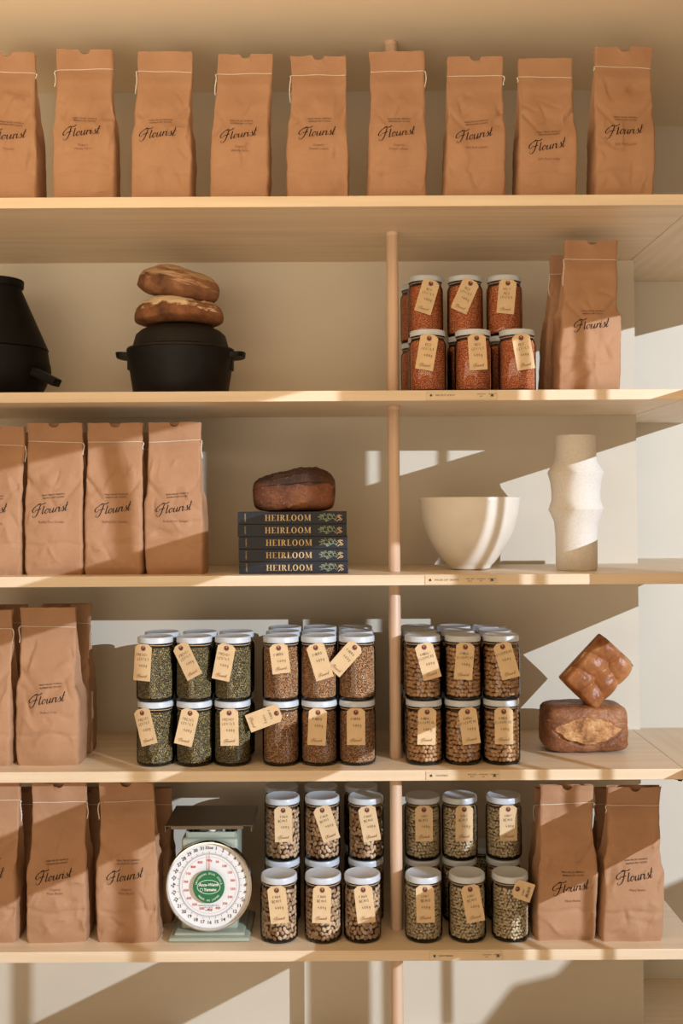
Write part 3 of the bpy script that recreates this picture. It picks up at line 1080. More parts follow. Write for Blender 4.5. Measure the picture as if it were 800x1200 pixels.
# fifth shelf, beans
for kind, fx, bx, ftags, utags, where, ln in [
    ('fava', [327, 378.5, 424.5], [331, 377.5, 428.5], [(-.003, -6, FV), (-.001, 2, FV), (.001, -6, FV)], [(.004, -1, FV), (.001, -18, FV), (.002, -10, FV)], 'right of the dial scale', 'tan beans'),
    ('navy', [496, 547, 597.5], [495, 538.5, 590], [(.000, -1, NV), (.002, -10, NV), (.010, -70, NV, dict(h=.045))], [(.000, 0, NV), (.006, 1, NV), (.004, 0, NV)], 'right of the pole', 'pale beans')]:
    for c in range(3):
        Y = 0.073
        make_jar(kind, px_x(fx[c], 1060, Y), Y, Z5 + .0002, 'jar of %s %s, single-height front row, %s' % (ln, where, COLN[c]), ftags[c], 200 + c + (10 if kind == 'navy' else 0))
        Y = 0.180
        for t in range(2):
            make_jar(kind, px_x(bx[c], 975 if t else 1050, Y), Y, Z5 + t * JH + .0002 * (t + 1), 'jar of %s %s, %s, second row, %s' % (ln, where, TIERN[t], COLN[c]), utags[c] if t else None, 220 + c + t * 5)
        if kind == 'fava':
            Y = 0.272
            for t in range(2):
                X = px_x([330, 376, 423][c], 930, Y)
                make_jar(kind, X, Y, Z5 + t * JH + .0002 * (t + 1), 'jar of %s %s, %s, back row, %s' % (ln, where, TIERN[t], COLN[c]), (.004, 0, FV) if (t and c == 0) else None, 240 + c)
Y = 0.272
for t in range(1):
    make_jar('navy', px_x(566, 1020, Y), Y, Z5 + .0002, 'jar of pale beans in shadow at the very back, seen between two columns', None, 260)


# ---------------------------------------------------------------- black pots
IRON = noise_mat('black_cast_iron', srgb(19, 17, 16), srgb(25, 22, 21), (30, 30, 30), 1, 3, 0.5, 0.35, 500, bdist=0.0006, spec=0.22)
LIDIRON = noise_mat('black_cast_iron_lid', srgb(26, 22, 20), srgb(36, 30, 26), (14, 14, 14), 1, 5, 0.6, 0.35, 400, bdist=0.0006, spec=0.25)
CLAY = noise_mat('matt_black_clay', srgb(13, 11, 10), srgb(17, 15, 14), (20, 20, 20), 1, 3, 0.55, spec=0.15)

YP = 0.18
p = at(212, 457, YP)
pot = thing('dutch_oven', 'black cast iron dutch oven with closed lid under two round loaves', 'pot', (p.x, YP, Z2))
k = 1.9e-3 * (YP + DIST) / DIST
H = at(212, 404, YP - .12).z - Z2
bm = bmesh.new()
add_lathe(bm, [(0, .0005), (.104, .0005), (.109, .003), (.112, .008), (.127, H - .012), (.1285, H), (.121, H), (.105, .012), (0, .010)], 72)
bm_obj('pot_body', bm, IRON, pot)
bm = bmesh.new()
zt = at(212, 385, YP).z - Z2
prof = [(0, zt + .006), (.05, zt + .005), (.078, zt + .000), (.096, zt - .009), (.107, zt - .019), (.115, H + .011), (.122, H + .0075), (.128, H + .006), (.1295, H + .001), (.124, H + .0004), (0, H + .0004)]
add_lathe(bm, prof, 72)
lidp = bm_obj('lid', bm, LIDIRON, pot)
for s in (-1, 1):
    bm = bmesh.new()
    n = 14
    ring_o, ring_i = [], []
    for i in range(n + 1):
        a = -math.pi / 2 + math.pi * i / n
        ring_o.append((s * (.116 + .037 * math.cos(a) ** .6 if math.cos(a) > 1e-6 else s * .116), .046 * math.sin(a)))
    pts = [(s * .118, -.045)] + [(s * (.120 + .036 * max(0, math.cos(a)) ** .5), .040 * math.sin(a)) for a in [-math.pi / 2 + math.pi * i / n for i in range(n + 1)]] + [(s * .118, .045)]
    hgt = H - .010
    top = [bm.verts.new((x, y, hgt + .006 + (abs(x) - .12) * .08)) for x, y in pts]
    bot = [bm.verts.new((x * .99, y * .95, hgt - .006 + (abs(x) - .12) * .08)) for x, y in pts]
    m = len(pts)
    bm.faces.new(top)
    bm.faces.new(bot[::-1])
    for i in range(m):
        jn = (i + 1) % m
        bm.faces.new((top[i], top[jn], bot[jn], bot[i]))
    add_box(bm, min(s * .112, s * .126), max(s * .112, s * .126), -.02, .02, hgt - .034, hgt, .003)
    bmesh.ops.recalc_face_normals(bm, faces=bm.faces)
    h = bm_obj('handle', bm, IRON, pot)
    bv = h.modifiers.new('bevel', 'BEVEL')
    bv.width = .003
    bv.segments = 3

YP2 = 0.19
p = at(-3, 457, YP2)
cp = thing('clay_cooker', 'tall black matt vessel with flared rim, cut off by left edge', 'pot', (p.x, YP2, Z2))
k = 1.9e-3 * (YP2 + DIST) / DIST
zr = at(0, 322, YP2 - .06).z - Z2
zs = at(0, 402, YP2 - .12).z - Z2
bm = bmesh.new()
RB = 61 * k
add_lathe(bm, [(0, .0005), (.070, .0005), (.085, .004), (.103, .017), (.115, .040), (RB, .072), (RB - .001, .085), (RB - .004, .096), (RB - .008, zs), (0, zs)], 72)
bm_obj('lower_bowl', bm, CLAY, cp)
bm = bmesh.new()
add_lathe(bm, [(RB - .010, zs + .0005), (RB - .006, zs + .003), (.056, zr - .024), (.056, zr - .020), (.060, zr - .018), (.061, zr - .002), (.059, zr), (.050, zr), (.050, zr - .02), (.0, zr - .03)], 72)
bm_obj('conical_lid', bm, CLAY, cp)
bm = bmesh.new()
add_box(bm, -.012, .054, -.018, .018, -.0095, .0095, .003)
h = bm_obj('handle', bm, CLAY, cp)
hp = at(45, 437, YP2 - .07)
h.location = (hp.x - p.x, -.07, hp.z - Z2 - .002)
h.rotation_euler = (0, math.radians(26), math.radians(-12))


# ---------------------------------------------------------------- breads
def cube_sphere(n):
    vs, fs, idx = [], [], {}

    def vid(p):
        key = (round(p[0], 5), round(p[1], 5), round(p[2], 5))
        if key not in idx:
            idx[key] = len(vs)
            vs.append(Vector(p))
        return idx[key]
    for ax in range(3):
        for sg in (-1, 1):
            for i in range(n):
                for j in range(n):
                    q = []
                    for a, b in ((i, j), (i + 1, j), (i + 1, j + 1), (i, j + 1)):
                        u, v = math.tan((2 * a / n - 1) * math.pi / 4), math.tan((2 * b / n - 1) * math.pi / 4)
                        p = [0, 0, 0]
                        p[ax] = sg
                        p[(ax + 1) % 3] = u
                        p[(ax + 2) % 3] = v
                        q.append(vid(p))
                    fs.append(tuple(q) if sg > 0 else tuple(q[::-1]))
    return [v.normalized() for v in vs], fs


CS = cube_sphere(44)


def fbm(p, s, o=4):
    return noise.fractal(p * s, 1.0, 2.0, o)


def crust_mat(name, stops, scale=8, bump=.5, rough=.55, flour=None, speck=None, bscale=160):
    m = new_mat(name, stops[0][1], rough, 0, .35)
    nt, N, L, B = nodes(m)
    tc = N.new('ShaderNodeTexCoord')
    nz = N.new('ShaderNodeTexNoise')
    nz.inputs['Scale'].default_value = scale
    nz.inputs['Detail'].default_value = 8
    nz.inputs['Roughness'].default_value = .65
    L.new(tc.outputs['Object'], nz.inputs['Vector'])
    cr = N.new('ShaderNodeValToRGB')
    e = cr.color_ramp.elements
    e[0].position, e[0].color = stops[0]
    e[1].position, e[1].color = stops[-1]
    for s in stops[1:-1]:
        x = e.new(s[0])
        x.color = s[1]
    L.new(nz.outputs['Fac'], cr.inputs[0])
    col = cr.outputs[0]
    n2 = N.new('ShaderNodeTexNoise')
    n2.inputs['Scale'].default_value = bscale
    n2.inputs['Detail'].default_value = 4
    L.new(tc.outputs['Object'], n2.inputs['Vector'])
    if speck:
        r2 = N.new('ShaderNodeValToRGB')
        r2.color_ramp.elements[0].position = .60
        r2.color_ramp.elements[1].position = .78
        L.new(n2.outputs['Fac'], r2.inputs[0])
        mx = N.new('ShaderNodeMix')
        mx.data_type = 'RGBA'
        L.new(r2.outputs[0], mx.inputs[0])
        L.new(col, mx.inputs[6])
        mx.inputs[7].default_value = speck
        col = mx.outputs[2]
    if flour:
        fc, fscale, flo, fhi, fz = flour
        n3 = N.new('ShaderNodeTexNoise')
        mp = N.new('ShaderNodeMapping')
        mp.inputs['Scale'].default_value = fscale
        L.new(tc.outputs['Object'], mp.inputs[0])
        L.new(mp.outputs[0], n3.inputs['Vector'])
        n3.inputs['Scale'].default_value = 1
        n3.inputs['Detail'].default_value = 6
        n3.inputs['Roughness'].default_value = .6
        sp = N.new('ShaderNodeSeparateXYZ')
        L.new(tc.outputs['Object'], sp.inputs[0])
        mr = N.new('ShaderNodeMapRange')
        mr.inputs[1].default_value = fz[0]
        mr.inputs[2].default_value = fz[1]
        mr.inputs[3].default_value = -.25
        mr.inputs[4].default_value = .12
        L.new(sp.outputs[2], mr.inputs[0])
        ad = N.new('ShaderNodeMath')
        L.new(n3.outputs['Fac'], ad.inputs[0])
        L.new(mr.outputs[0], ad.inputs[1])
        r3 = N.new('ShaderNodeValToRGB')
        r3.color_ramp.elements[0].position = flo
        r3.color_ramp.elements[1].position = fhi
        L.new(ad.outputs[0], r3.inputs[0])
        mx = N.new('ShaderNodeMix')
        mx.data_type = 'RGBA'
        L.new(r3.outputs[0], mx.inputs[0])
        L.new(col, mx.inputs[6])
        mx.inputs[7].default_value = fc
        col = mx.outputs[2]
    L.new(col, B.inputs['Base Color'])
    bp = N.new('ShaderNodeBump')
    bp.inputs['Strength'].default_value = bump
    bp.inputs['Distance'].default_value = .003
    L.new(n2.outputs['Fac'], bp.inputs['Height'])
    L.new(bp.outputs[0], B.inputs['Normal'])
    return m


BOULE_M = crust_mat('floured_brown_crust', [(.35, srgb(84, 50, 32)), (.5, srgb(132, 84, 52)), (.65, srgb(164, 112, 72))], 11, .6, .7, (srgb(226, 202, 166), (16, 16, 60), .52, .58, (-.01, .03)))
BOULE2_M = crust_mat('dusty_brown_crust', [(.35, srgb(84, 54, 36)), (.5, srgb(132, 88, 60)), (.65, srgb(168, 122, 86))], 11, .6, .75, (srgb(206, 172, 134), (12, 12, 80), .53, .66, (-.02, .025)))


def boule(name, a, b, zu, zl, seed, mat, label, tears=()):
    so = Vector((seed * 5.3, seed, 0))
    vs = []
    for d in CS[0]:
        h = math.hypot(d.x, d.y)
        zz = d.z
        hk = h ** -.22 if h > 1e-4 else 1
        x, y = d.x * a * hk, d.y * b * hk
        z = (zu if zz > 0 else zl) * (abs(zz) ** .72) * (1 if zz > 0 else -1)
        if zz < 0:
            z = max(z, -zl * .82)
        r = 1 + .035 * noise.noise(d * 1.6 + so) + .018 * fbm(d + so, 4, 4) * (1 if zz > -.3 else .4)
        p = Vector((x * r, y * r, z * r))
        if zz > .1:
            # scored ridges
            g = math.sin((d.x * .7 + d.y * 1.1) * 7 + noise.noise(d * 2 + so) * 2.5)
            p.z += .0035 * g * (zz) + .0022 * max(0, .3 - abs(g)) * 3
            p.z += .006 * max(0, 1 - ((d.x + .15) ** 2 + (d.y + .35) ** 2) * 5)
        vs.append(p)
    o = mesh_obj(name, vs, CS[1], mat, None, smooth=True)
    tag_top(o, label, 'bread', 'two round loaves on the pot')
    return o


YB = YP
zb = Z2 + zt + .004
b1 = boule('round_loaf', .107, .100, .044, .022, 3, BOULE_M, 'flour-dusted round loaf lying directly on the black pot lid')
pb = at(210, 372, YB)
b1.location = (pb.x, YB - .005, zb + .0195)
b2 = boule('round_loaf', .098, .092, .043, .032, 8, BOULE2_M, 'upper round loaf tilted on top of the flour-dusted one')
pb = at(210, 340, YB)
b2.location = (pb.x, YB - .01, pb.z + .003)
b2.rotation_euler = (math.radians(6), math.radians(10), 0)

# tin loaf on the books (colours by height: pale speckled side, dark top)
TIN_M = crust_mat('dark_tin_crust', [(.33, srgb(58, 30, 18)), (.5, srgb(98, 54, 30)), (.66, srgb(132, 80, 46))], 9, .55, .5, None, srgb(160, 104, 62))
TINTOP_M = crust_mat('very_dark_top_crust', [(.33, srgb(38, 22, 16)), (.5, srgb(64, 36, 22)), (.66, srgb(98, 60, 36))], 9, .8, .6, None, srgb(112, 72, 44))
Yl = 0.13
sc = 1.9e-3 * (Yl + DIST) / DIST
pl = at(345, 597, Yl)
a, b, hh = 47.5 * sc, .055, 50 * sc
books_h = 0
vs = []
for d in CS[0]:
    n_ = 6.0
    r = (abs(d.x) ** n_ + abs(d.y) ** n_ + abs(d.z) ** n_) ** (-1 / n_)
    p = Vector((d.x * r, d.y * r, d.z * r))
    x = p.x
    top = lerp_keys([(-1, .74), (-.65, .85), (-.3, .93), (.2, 1.0), (.5, 1.01), (.8, .95), (1.01, .84)], x)
    z = (p.z + 1) / 2 * hh * top
    wx = a * (1.0 - .05 * (1 - (p.z + 1) / 2)) * (1 + .03 * math.sin((p.z + 1) * 1.6))
    q = Vector((p.x * wx, p.y * b, z))
    if p.z > .4:
        q.z += .004 * fbm(p + Vector((3, 2, 1)), 3.2, 4) - .004 * (p.y ** 2)
        lip = math.exp(-((p.z - .5) / .12) ** 2)
        q.y *= 1 + .03 * lip
    q += d * .0012 * fbm(p, 9, 3)
    vs.append(q)
tin = mesh_obj('tin_loaf', vs, CS[1], [TIN_M, TINTOP_M], None, smooth=True)
for pg in tin.data.polygons:
    c = pg.center
    if c.z > hh * (.60 + .10 * noise.noise(c * 30)) or (noise.noise(c * 26) > .52 and c.z > .3 * hh):
        pg.material_index = 1
tag_top(tin, 'dark crusty tin loaf on top of the stack of navy books', 'bread')

# books
BOOKC = noise_mat('navy_book_cloth', srgb(20, 24, 36), srgb(26, 30, 43), (60, 60, 60), 2, 3, 0.5)
PAGES = noise_mat('book_pages', srgb(214, 202, 182), srgb(228, 218, 200), (2, 2, 400), 2, 2, 0.8)
GOLD = new_mat('cream_gold_foil', srgb(214, 184, 134), 0.5)
SAGE = new_mat('sage_print', srgb(150, 164, 134), 0.6)


def serif_word(word, h):
    """Roman capitals with thick and thin strokes and slab serifs, drawn as flat shapes"""
    vs, fs = [], []
    TK, TN = .20, .055

    def rect(x0, y0, x1, y1):
        b = len(vs)
        vs.extend([(x0, y0), (x1, y0), (x1, y1), (x0, y1)])
        fs.append((b, b + 1, b + 2, b + 3))

    def quad(*p):
        b = len(vs)
        vs.extend(p)
        fs.append((b, b + 1, b + 2, b + 3))

    def ring(cx, cy, rx, ry, a0=0, a1=360, tk=TK, tn=TN):
        n = 24
        b = len(vs)
        for i in range(n + 1):
            a = math.radians(a0 + (a1 - a0) * i / n)
            vs.append((cx + rx * math.cos(a), cy + ry * math.sin(a)))
            vs.append((cx + (rx - tk) * math.cos(a), cy + (ry - tn) * math.sin(a)))
        for i in range(n):
            fs.append((b + 2 * i, b + 2 * i + 1, b + 2 * i + 3, b + 2 * i + 2))

    def stem(x):
        rect(x, 0, x + TK, 1)
        rect(x - .1, 0, x + TK + .1, TN)
        rect(x - .1, 1 - TN, x + TK + .1, 1)
    x = 0
    for ch in word:
        if ch == 'H':
            stem(x + .1)
            stem(x + .65)
            rect(x + .1, .48, x + .85, .48 + TN)
            w = .95
        elif ch == 'E':
            stem(x + .1)
            for yy in (0, .48, 1 - TN):
                rect(x + .1, yy, x + (.72 if yy != .48 else .56), yy + TN)
            rect(x + .67, 0, x + .72, .24)
            rect(x + .67, .76, x + .72, 1)
            w = .78
        elif ch == 'I':
            stem(x + .1)
            w = .4
        elif ch == 'R':
            stem(x + .1)
            ring(x + .34, .74, .36, .26, -90, 90)
            rect(x + .1, 1 - TN, x + .36, 1)
            rect(x + .1, .48, x + .36, .48 + TN)
            quad((x + .34, .5), (x + .52, .5), (x + .86, 0), (x + .64, 0))
            w = .88
        elif ch == 'L':
            stem(x + .1)
            rect(x + .1, 0, x + .7, TN)
            rect(x + .65, 0, x + .7, .26)
            w = .72
        elif ch == 'O':
            ring(x + .46, .5, .44, .52)
            w = .95
        elif ch == 'M':
            rect(x + .13, 0, x + .18, 1)
            stem(x + .83)
            rect(x + .02, 0, x + .3, TN)
            quad((x + .04, 1), (x + .26, 1), (x + .60, .1), (x + .52, 0))
            quad((x + .84, 1), (x + .92, 1), (x + .60, .1), (x + .52, 0))
            w = 1.15
        x += w + .12
    return [((a - x / 2) * h, (b_ - .5) * h) for a, b_ in vs], fs


BW, BD, BH = 0.2475, 0.20, at(400, 600, .05).z - at(400, 614.6, .05).z
bz = Z3
bx0 = px_x(279, 640, .05)
shifts = [(.002, 0.0), (.001, .0), (.001, .004), (-.001, .008), (-.001, -.006)]
ords = ['bottom', 'second from bottom', 'middle', 'second from top', 'top']
for i in range(5):
    dx, rz = shifts[i]
    bk = thing('hardcover_book', 'navy book with cream spine lettering, %s of the stack of five' % ords[i], 'book', (bx0 + BW / 2 + dx, .05, bz + i * (BH) + .0002), rz, 'stack of navy books')
    bm = bmesh.new()
    add_box(bm, -BW / 2, BW / 2, 0, BD, 0, .0028, .0006)
    add_box(bm, -BW / 2, BW / 2, 0, BD, BH - .0034, BH - .0006, .0006)
    add_box(bm, -BW / 2, BW / 2, -.001, .0025, 0.0, BH - .0006, .0009)
    bm_obj('cover', bm, BOOKC, bk, smooth=False)
    box_obj('page_block', -BW / 2 + .004, BW / 2 - .004, .003, BD - .004, .003, BH - .0036, PAGES, 0, bk)
    v2, f2 = serif_word('HEIRLOOM', .0138)
    mesh_obj('title_lettering', [(x - .0085, -.0016, z + BH / 2) for x, z in v2], f2, GOLD, bk)
    v2, f2 = text_geo('FLOURIST', .0042)
    mesh_obj('publisher_lettering', [(-BW / 2 + .017 + z, -.0016, -x + BH / 2) for x, z in v2], f2, GOLD, bk)
    S, rn = [], random.Random(4)
    for cxx, rr in [(.066, .0042), (.0745, .0065), (.085, .0058), (.094, .005)]:
        S.append([(cxx + rr * math.cos(t) * (1 - t / 9), BH / 2 + rr * math.sin(t) * (1 - t / 9)) for t in [q * .7 for q in range(9)]])
        for q in range(5):
            aa = rn.uniform(0, 6.28)
            S.append([(cxx + rr * math.cos(aa), BH / 2 + rr * math.sin(aa)), (cxx + (rr + .003) * math.cos(aa + .3), BH / 2 + (rr + .003) * math.sin(aa + .3)), (cxx + (rr + .001) * math.cos(aa + .6), BH / 2 + (rr + .001) * math.sin(aa + .6))])
    S.append([(.060, BH / 2 - .006), (.07, BH / 2 - .003), (.08, BH / 2 - .007), (.092, BH / 2 - .002), (.10, BH / 2 - .006)])
    v2, f2 = strokes_geo(S, .0009, .0015)
    mesh_obj('vine_ornament', [(x, -.0016, z) for x, z in v2], f2, SAGE, bk)
    S = [[(.108, BH / 2 + .007), (.103, BH / 2 + .002), (.110, BH / 2 - .001), (.104, BH / 2 - .006), (.101, BH / 2 - .009)], [(.112, BH / 2 + .006), (.106, BH / 2 + .001), (.113, BH / 2 - .004), (.107, BH / 2 - .007)], [(.101, BH / 2 + .005), (.114, BH / 2 + .003)]]
    v2, f2 = strokes_geo(S, .0012, .0018)
    mesh_obj('monogram', [(x, -.0017, z) for x, z in v2], f2, GOLD, bk)
tin.location = (pl.x, Yl, bz + 5 * BH + .0002)

# bowl and vase
BOWL_M = noise_mat('matt_cream_ceramic', srgb(222, 214, 202), srgb(228, 221, 210), (20, 20, 20), 1, 3, 0.38, 0.04, 200)
VASE_M = noise_mat('speckled_stoneware', srgb(214, 207, 198), srgb(226, 220, 212), (220, 220, 220), 1, 4, 0.7, 0.3, 500, bdist=.0005)
Yb = 0.19
sc = 1.9e-3 * (Yb + DIST) / DIST
R = 59 * sc
pbw = at(550, 667, Yb)
Hb = at(550, 584, Yb).z - Z3
bm = bmesh.new()
BK = [(0, .33), (.015, .40), (.06, .44), (.12, .52), (.24, .64), (.36, .745), (.5, .84), (.62, .90), (.75, .95), (.88, .98), (1, 1.0)]
prof = [(p.y * R, p.x * Hb) for p in catmull([(a_, b_, 0) for a_, b_ in BK], 3)]
prof = [(0, .0005), (.25 * R, .0005)] + [(r, z + .0006) for r, z in prof]
inner = [(max(r - .005, .001), max(z, .007)) for r, z in prof[2:]][::-1]
prof += [(R - .0015, Hb + .0025), (R - .0035, Hb + .0025)] + inner + [(0, .007)]
add_lathe(bm, prof, 96)
o = bm_obj('ceramic_bowl', bm, BOWL_M, None, auto=1.2)
o.location = (pbw.x, Yb, Z3)
tag_top(o, 'large deep cream ceramic bowl between the pole and the vase', 'bowl')

Yv = 0.14
sc = 1.9e-3 * (Yv + DIST) / DIST
pv = at(675.5, 667, Yv)
Hv = at(675, 511, Yv).z - Z3
keys = [(0, 22.5), (.02, 23.8), (.14, 24), (.26, 24), (.36, 25.5), (.44, 31), (.452, 31.6), (.464, 31), (.52, 28.2), (.58, 28.0), (.66, 29.5), (.715, 32), (.725, 32.2), (.735, 31.5), (.80, 25.5), (.84, 24), (.90, 23.5), (.985, 23.5), (1.0, 23)]
prof = [(0, .0005)]
for i in range(len(keys)):
    prof.append((keys[i][1] * sc, Hv * keys[i][0] + .0006))
prof += [(20.5 * sc, Hv), (20 * sc, Hv * .9), (20 * sc, Hv * .1), (0, Hv * .08)]
bm = bmesh.new()
add_lathe(bm, prof, 80)
o = bm_obj('stoneware_vase', bm, VASE_M, None, auto=.5)
o.location = (pv.x, Yv, Z3)
tag_top(o, 'tall off-white stoneware vase with two raised ridges, right of bowl', 'vase')

# split loaf (its top turned to the viewer) and braided loaf on it
SPLIT_M = crust_mat('brown_split_loaf_crust', [(.33, srgb(88, 53, 34)), (.5, srgb(132, 84, 54)), (.66, srgb(170, 118, 78))], 10, .6, .45, None, srgb(186, 130, 86))
CRUMB_M = crust_mat('torn_golden_crust', [(.35, srgb(132, 86, 52)), (.5, srgb(186, 136, 88)), (.65, srgb(216, 172, 124))], 30, 1.0, .7, None, None, 220)
Ys = 0.19
sc = 1.9e-3 * (Ys + DIST) / DIST
ps = at(683, 885, Ys)
a, c = 48.5 * sc, 27 * sc
b = .055
CS2 = cube_sphere(64)
vs = []
lens = []
for d in CS2[0]:
    n_ = 7.0
    r = (abs(d.x) ** n_ + abs(d.y) ** n_ + abs(d.z) ** n_) ** (-1 / n_)
    p = d * r
    q = Vector((p.x * a * (1 - .015 * (p.z + 1)), p.y * b, p.z * c * (1 - .04 * p.x * p.x)))
    q += d * (.0022 * fbm(p, 3, 4))
    on = 0
    if p.y < -.5:
        f = min(1, (-p.y - .5) / .45)
        q.y -= .008 * f * (1 - p.x ** 2) * (1 - p.z ** 2)
        up, lo = .58 * (1 - (p.x / .86) ** 2), -.62 * (1 - (p.x / .84) ** 2) + .1
        if abs(p.x) < .84 and p.y < -.8:
            zc = p.z + .05
            if lo + .09 * noise.noise(p * 5) < zc < up + .13 * noise.noise(p * 4 + Vector((3, 1, 1))):
                k_ = (zc - lo) / max(.01, up - lo)
                q.y -= .009 * (1 - k_) ** 1.0 * min(1, (1 - abs(p.x) / .84) * 3) - .002 + .002 * fbm(p, 14, 3)
                on = 1
            elif lo - .12 < zc <= lo:
                q.y += .004
    lens.append(on)
    vs.append(q)
sl = mesh_obj('split_loaf', vs, CS2[1], [SPLIT_M, CRUMB_M], None, smooth=True)
for pg in sl.data.polygons:
    if sum(lens[v] for v in pg.vertices) >= 3:
        pg.material_index = 1
sl.location = (ps.x, Ys, Z4 + c * 1.0 + .001)
tag_top(sl, 'long brown loaf with golden split crust lying on the fourth shelf', 'bread')

CHAL_M = crust_mat('glossy_golden_crust', [(.3, srgb(112, 64, 34)), (.5, srgb(156, 98, 56)), (.68, srgb(192, 138, 90))], 13, .25, .38, None, None, 120)
Yc = 0.178
sc = 1.9e-3 * (Yc + DIST) / DIST
A, Bc = 35.5 * sc, 27 * sc
nx, ny = 70, 54
lobes = []
for i in range(3):
    for j in range(2):
        lobes.append((-.66 + .66 * i + (.06 if j else -.06), -.46 + .92 * j, .42, .62, (.40 if j else -.36)))
vs, fs = [], []


def hfun(u, v):
    h = 0
    for (lx, ly, rx, ry, an) in lobes:
        ca, sa = math.cos(an), math.sin(an)
        du, dv = u - lx, v - ly
        q = ((du * ca + dv * sa) / rx) ** 2 + ((-du * sa + dv * ca) / ry) ** 2
        h = max(h, math.sqrt(max(0, 1 - q * .62)))
    return h


T = .058
for i in range(nx + 1):
    for j in range(ny + 1):
        u, v = -1 + 2 * i / nx, -1 + 2 * j / ny
        h = hfun(u, v)
        e = max(abs(u), abs(v))
        h = .010 + .035 * h
        sx = 1 - .06 * max(0, abs(v) - .6)
        x = u * A * sx
        y = v * Bc
        # round the outer rim
        rim = max(0, (e - .86) / .14)
        h -= .012 * rim ** 2
        vs.append(Vector((x, y, h + .0014 * fbm(Vector((u * 2, v * 2, 0)), 2, 4))))
for i in range(nx):
    for j in range(ny):
        b0 = i * (ny + 1) + j
        fs.append((b0, b0 + ny + 1, b0 + ny + 2, b0 + 1))
rim = [i * (ny + 1) for i in range(nx + 1)] + [nx * (ny + 1) + j for j in range(1, ny + 1)] + [i * (ny + 1) + ny for i in range(nx - 1, -1, -1)] + [j for j in range(ny - 1, 0, -1)]
prev = rim
for lv in range(4):
    cur = []
    zz = [.022, .004, -.014, -.020][lv]
    kk = [1.015, 1.0, .97, .9][lv]
    for r_ in rim:
        w = vs[r_]
        cur.append(len(vs))
        vs.append(Vector((w.x * kk, w.y * kk, min(w.z, zz))))
    for i in range(len(rim)):
        jn = (i + 1) % len(rim)
        fs.append((prev[jn], prev[i], cur[i], cur[jn]))
    prev = cur
fs.append(tuple(prev))
ch = mesh_obj('braided_loaf', vs, fs, CHAL_M, None, smooth=True)
pc = at(698, 792, Yc)
# stand it up: its top (+z) faces the viewer, long side runs up to the upper left
M = Matrix.Rotation(math.radians(-46.5), 4, 'Y') @ Matrix.Rotation(math.radians(90), 4, 'X')
ch.matrix_world = Matrix.Translation((pc.x, Yc, pc.z + .010)) @ M
tag_top(ch, 'glossy braided loaf of six lobes balanced on a corner above the split loaf', 'bread')


# ---------------------------------------------------------------- dial scale
GREYG = noise_mat('pale_grey_green_enamel', srgb(160, 168, 152), srgb(170, 177, 162), (10, 10, 10), 1, 2, 0.35)
STEEL = new_mat('brushed_steel', srgb(120, 112, 102), 0.32, 0.9)
CHROME = new_mat('chrome_trim', srgb(200, 196, 190), 0.15, 1.0)
DIALW = new_mat('white_dial_face', srgb(236, 236, 238), 0.4)
DIALB = new_mat('black_dial_print', srgb(34, 34, 40), 0.6)
DIALR = new_mat('red_dial_print', srgb(200, 70, 72), 0.6)
DGREEN = new_mat('green_badge', srgb(28, 112, 66), 0.4)
WPRINT = new_mat('white_print', srgb(236, 238, 232), 0.5)
GREYL = new_mat('grey_ring_print', srgb(176, 178, 188), 0.5)
YD = 0.055
pd = at(245, 1038, YD)
scl = thing('dial_scale', 'pale green kitchen dial scale with round white face and steel tray', 'scale', (pd.x, YD, Z5))
DZ = pd.z - Z5
RD = 0.0975
bm = bmesh.new()
add_box(bm, -.092, .092, -.012, .150, .0008, .010, .006, 3)
add_box(bm, -.080, .080, .000, .140, .009, .017, .005, 3)
bm_obj('base', bm, GREYG, scl)
bm = bmesh.new()
topz = at(245, 983, YD + .02).z - Z5
add_box(bm, -.066, .062, .022, .125, .016, topz + .000, .006, 3)
bm_obj('housing', bm, GREYG, scl)
bm = bmesh.new()
th_ = .004
add_box(bm, -.056, .058, .030, .034, topz - .004, topz + .012, .001)
add_box(bm, -.056, .058, .116, .120, topz - .004, topz + .012, .001)
add_box(bm, -.057, -.053, .030, .120, topz - .004, topz + .014, .001)
add_box(bm, .055, .059, .030, .120, topz - .004, topz + .014, .001)
add_box(bm, -.028, .030, .045, .105, topz - .002, topz + .016, .005)
bm_obj('top_cradle', bm, GREYG, scl)
trz = at(245, 966, YD).z - Z5
for sx_ in (-.040, .046):
    bm = bmesh.new()
    add_tube(bm, [(sx_, .05, topz - .002), (sx_, .05, trz - .002)], .0035, 12)
    bm_obj('tray_post', bm, CHROME, scl)
bm = bmesh.new()
add_lathe(bm, [(0, topz + .018), (.008, topz + .019), (.009, topz + .023), (.007, topz + .026), (0, topz + .027)], 20, 0.005, .02)
bm_obj('zero_knob', bm, WPRINT, scl)
bm = bmesh.new()
TWD = .0965
add_box(bm, -TWD, TWD, -.012, .145, trz - .001, trz + .0006, .0004, 1)
add_box(bm, -TWD + .012, TWD - .018, -.0135, -.0115, trz - .007, trz + .0004, .0004, 1)
for s in (-1, 1):
    add_box(bm, s * TWD - .0012, s * TWD + .0012, -.012, .145, trz - .013, trz + .0006, .0004, 1)
bm_obj('weighing_tray', bm, STEEL, scl)
# dial: built facing the viewer
bm = bmesh.new()


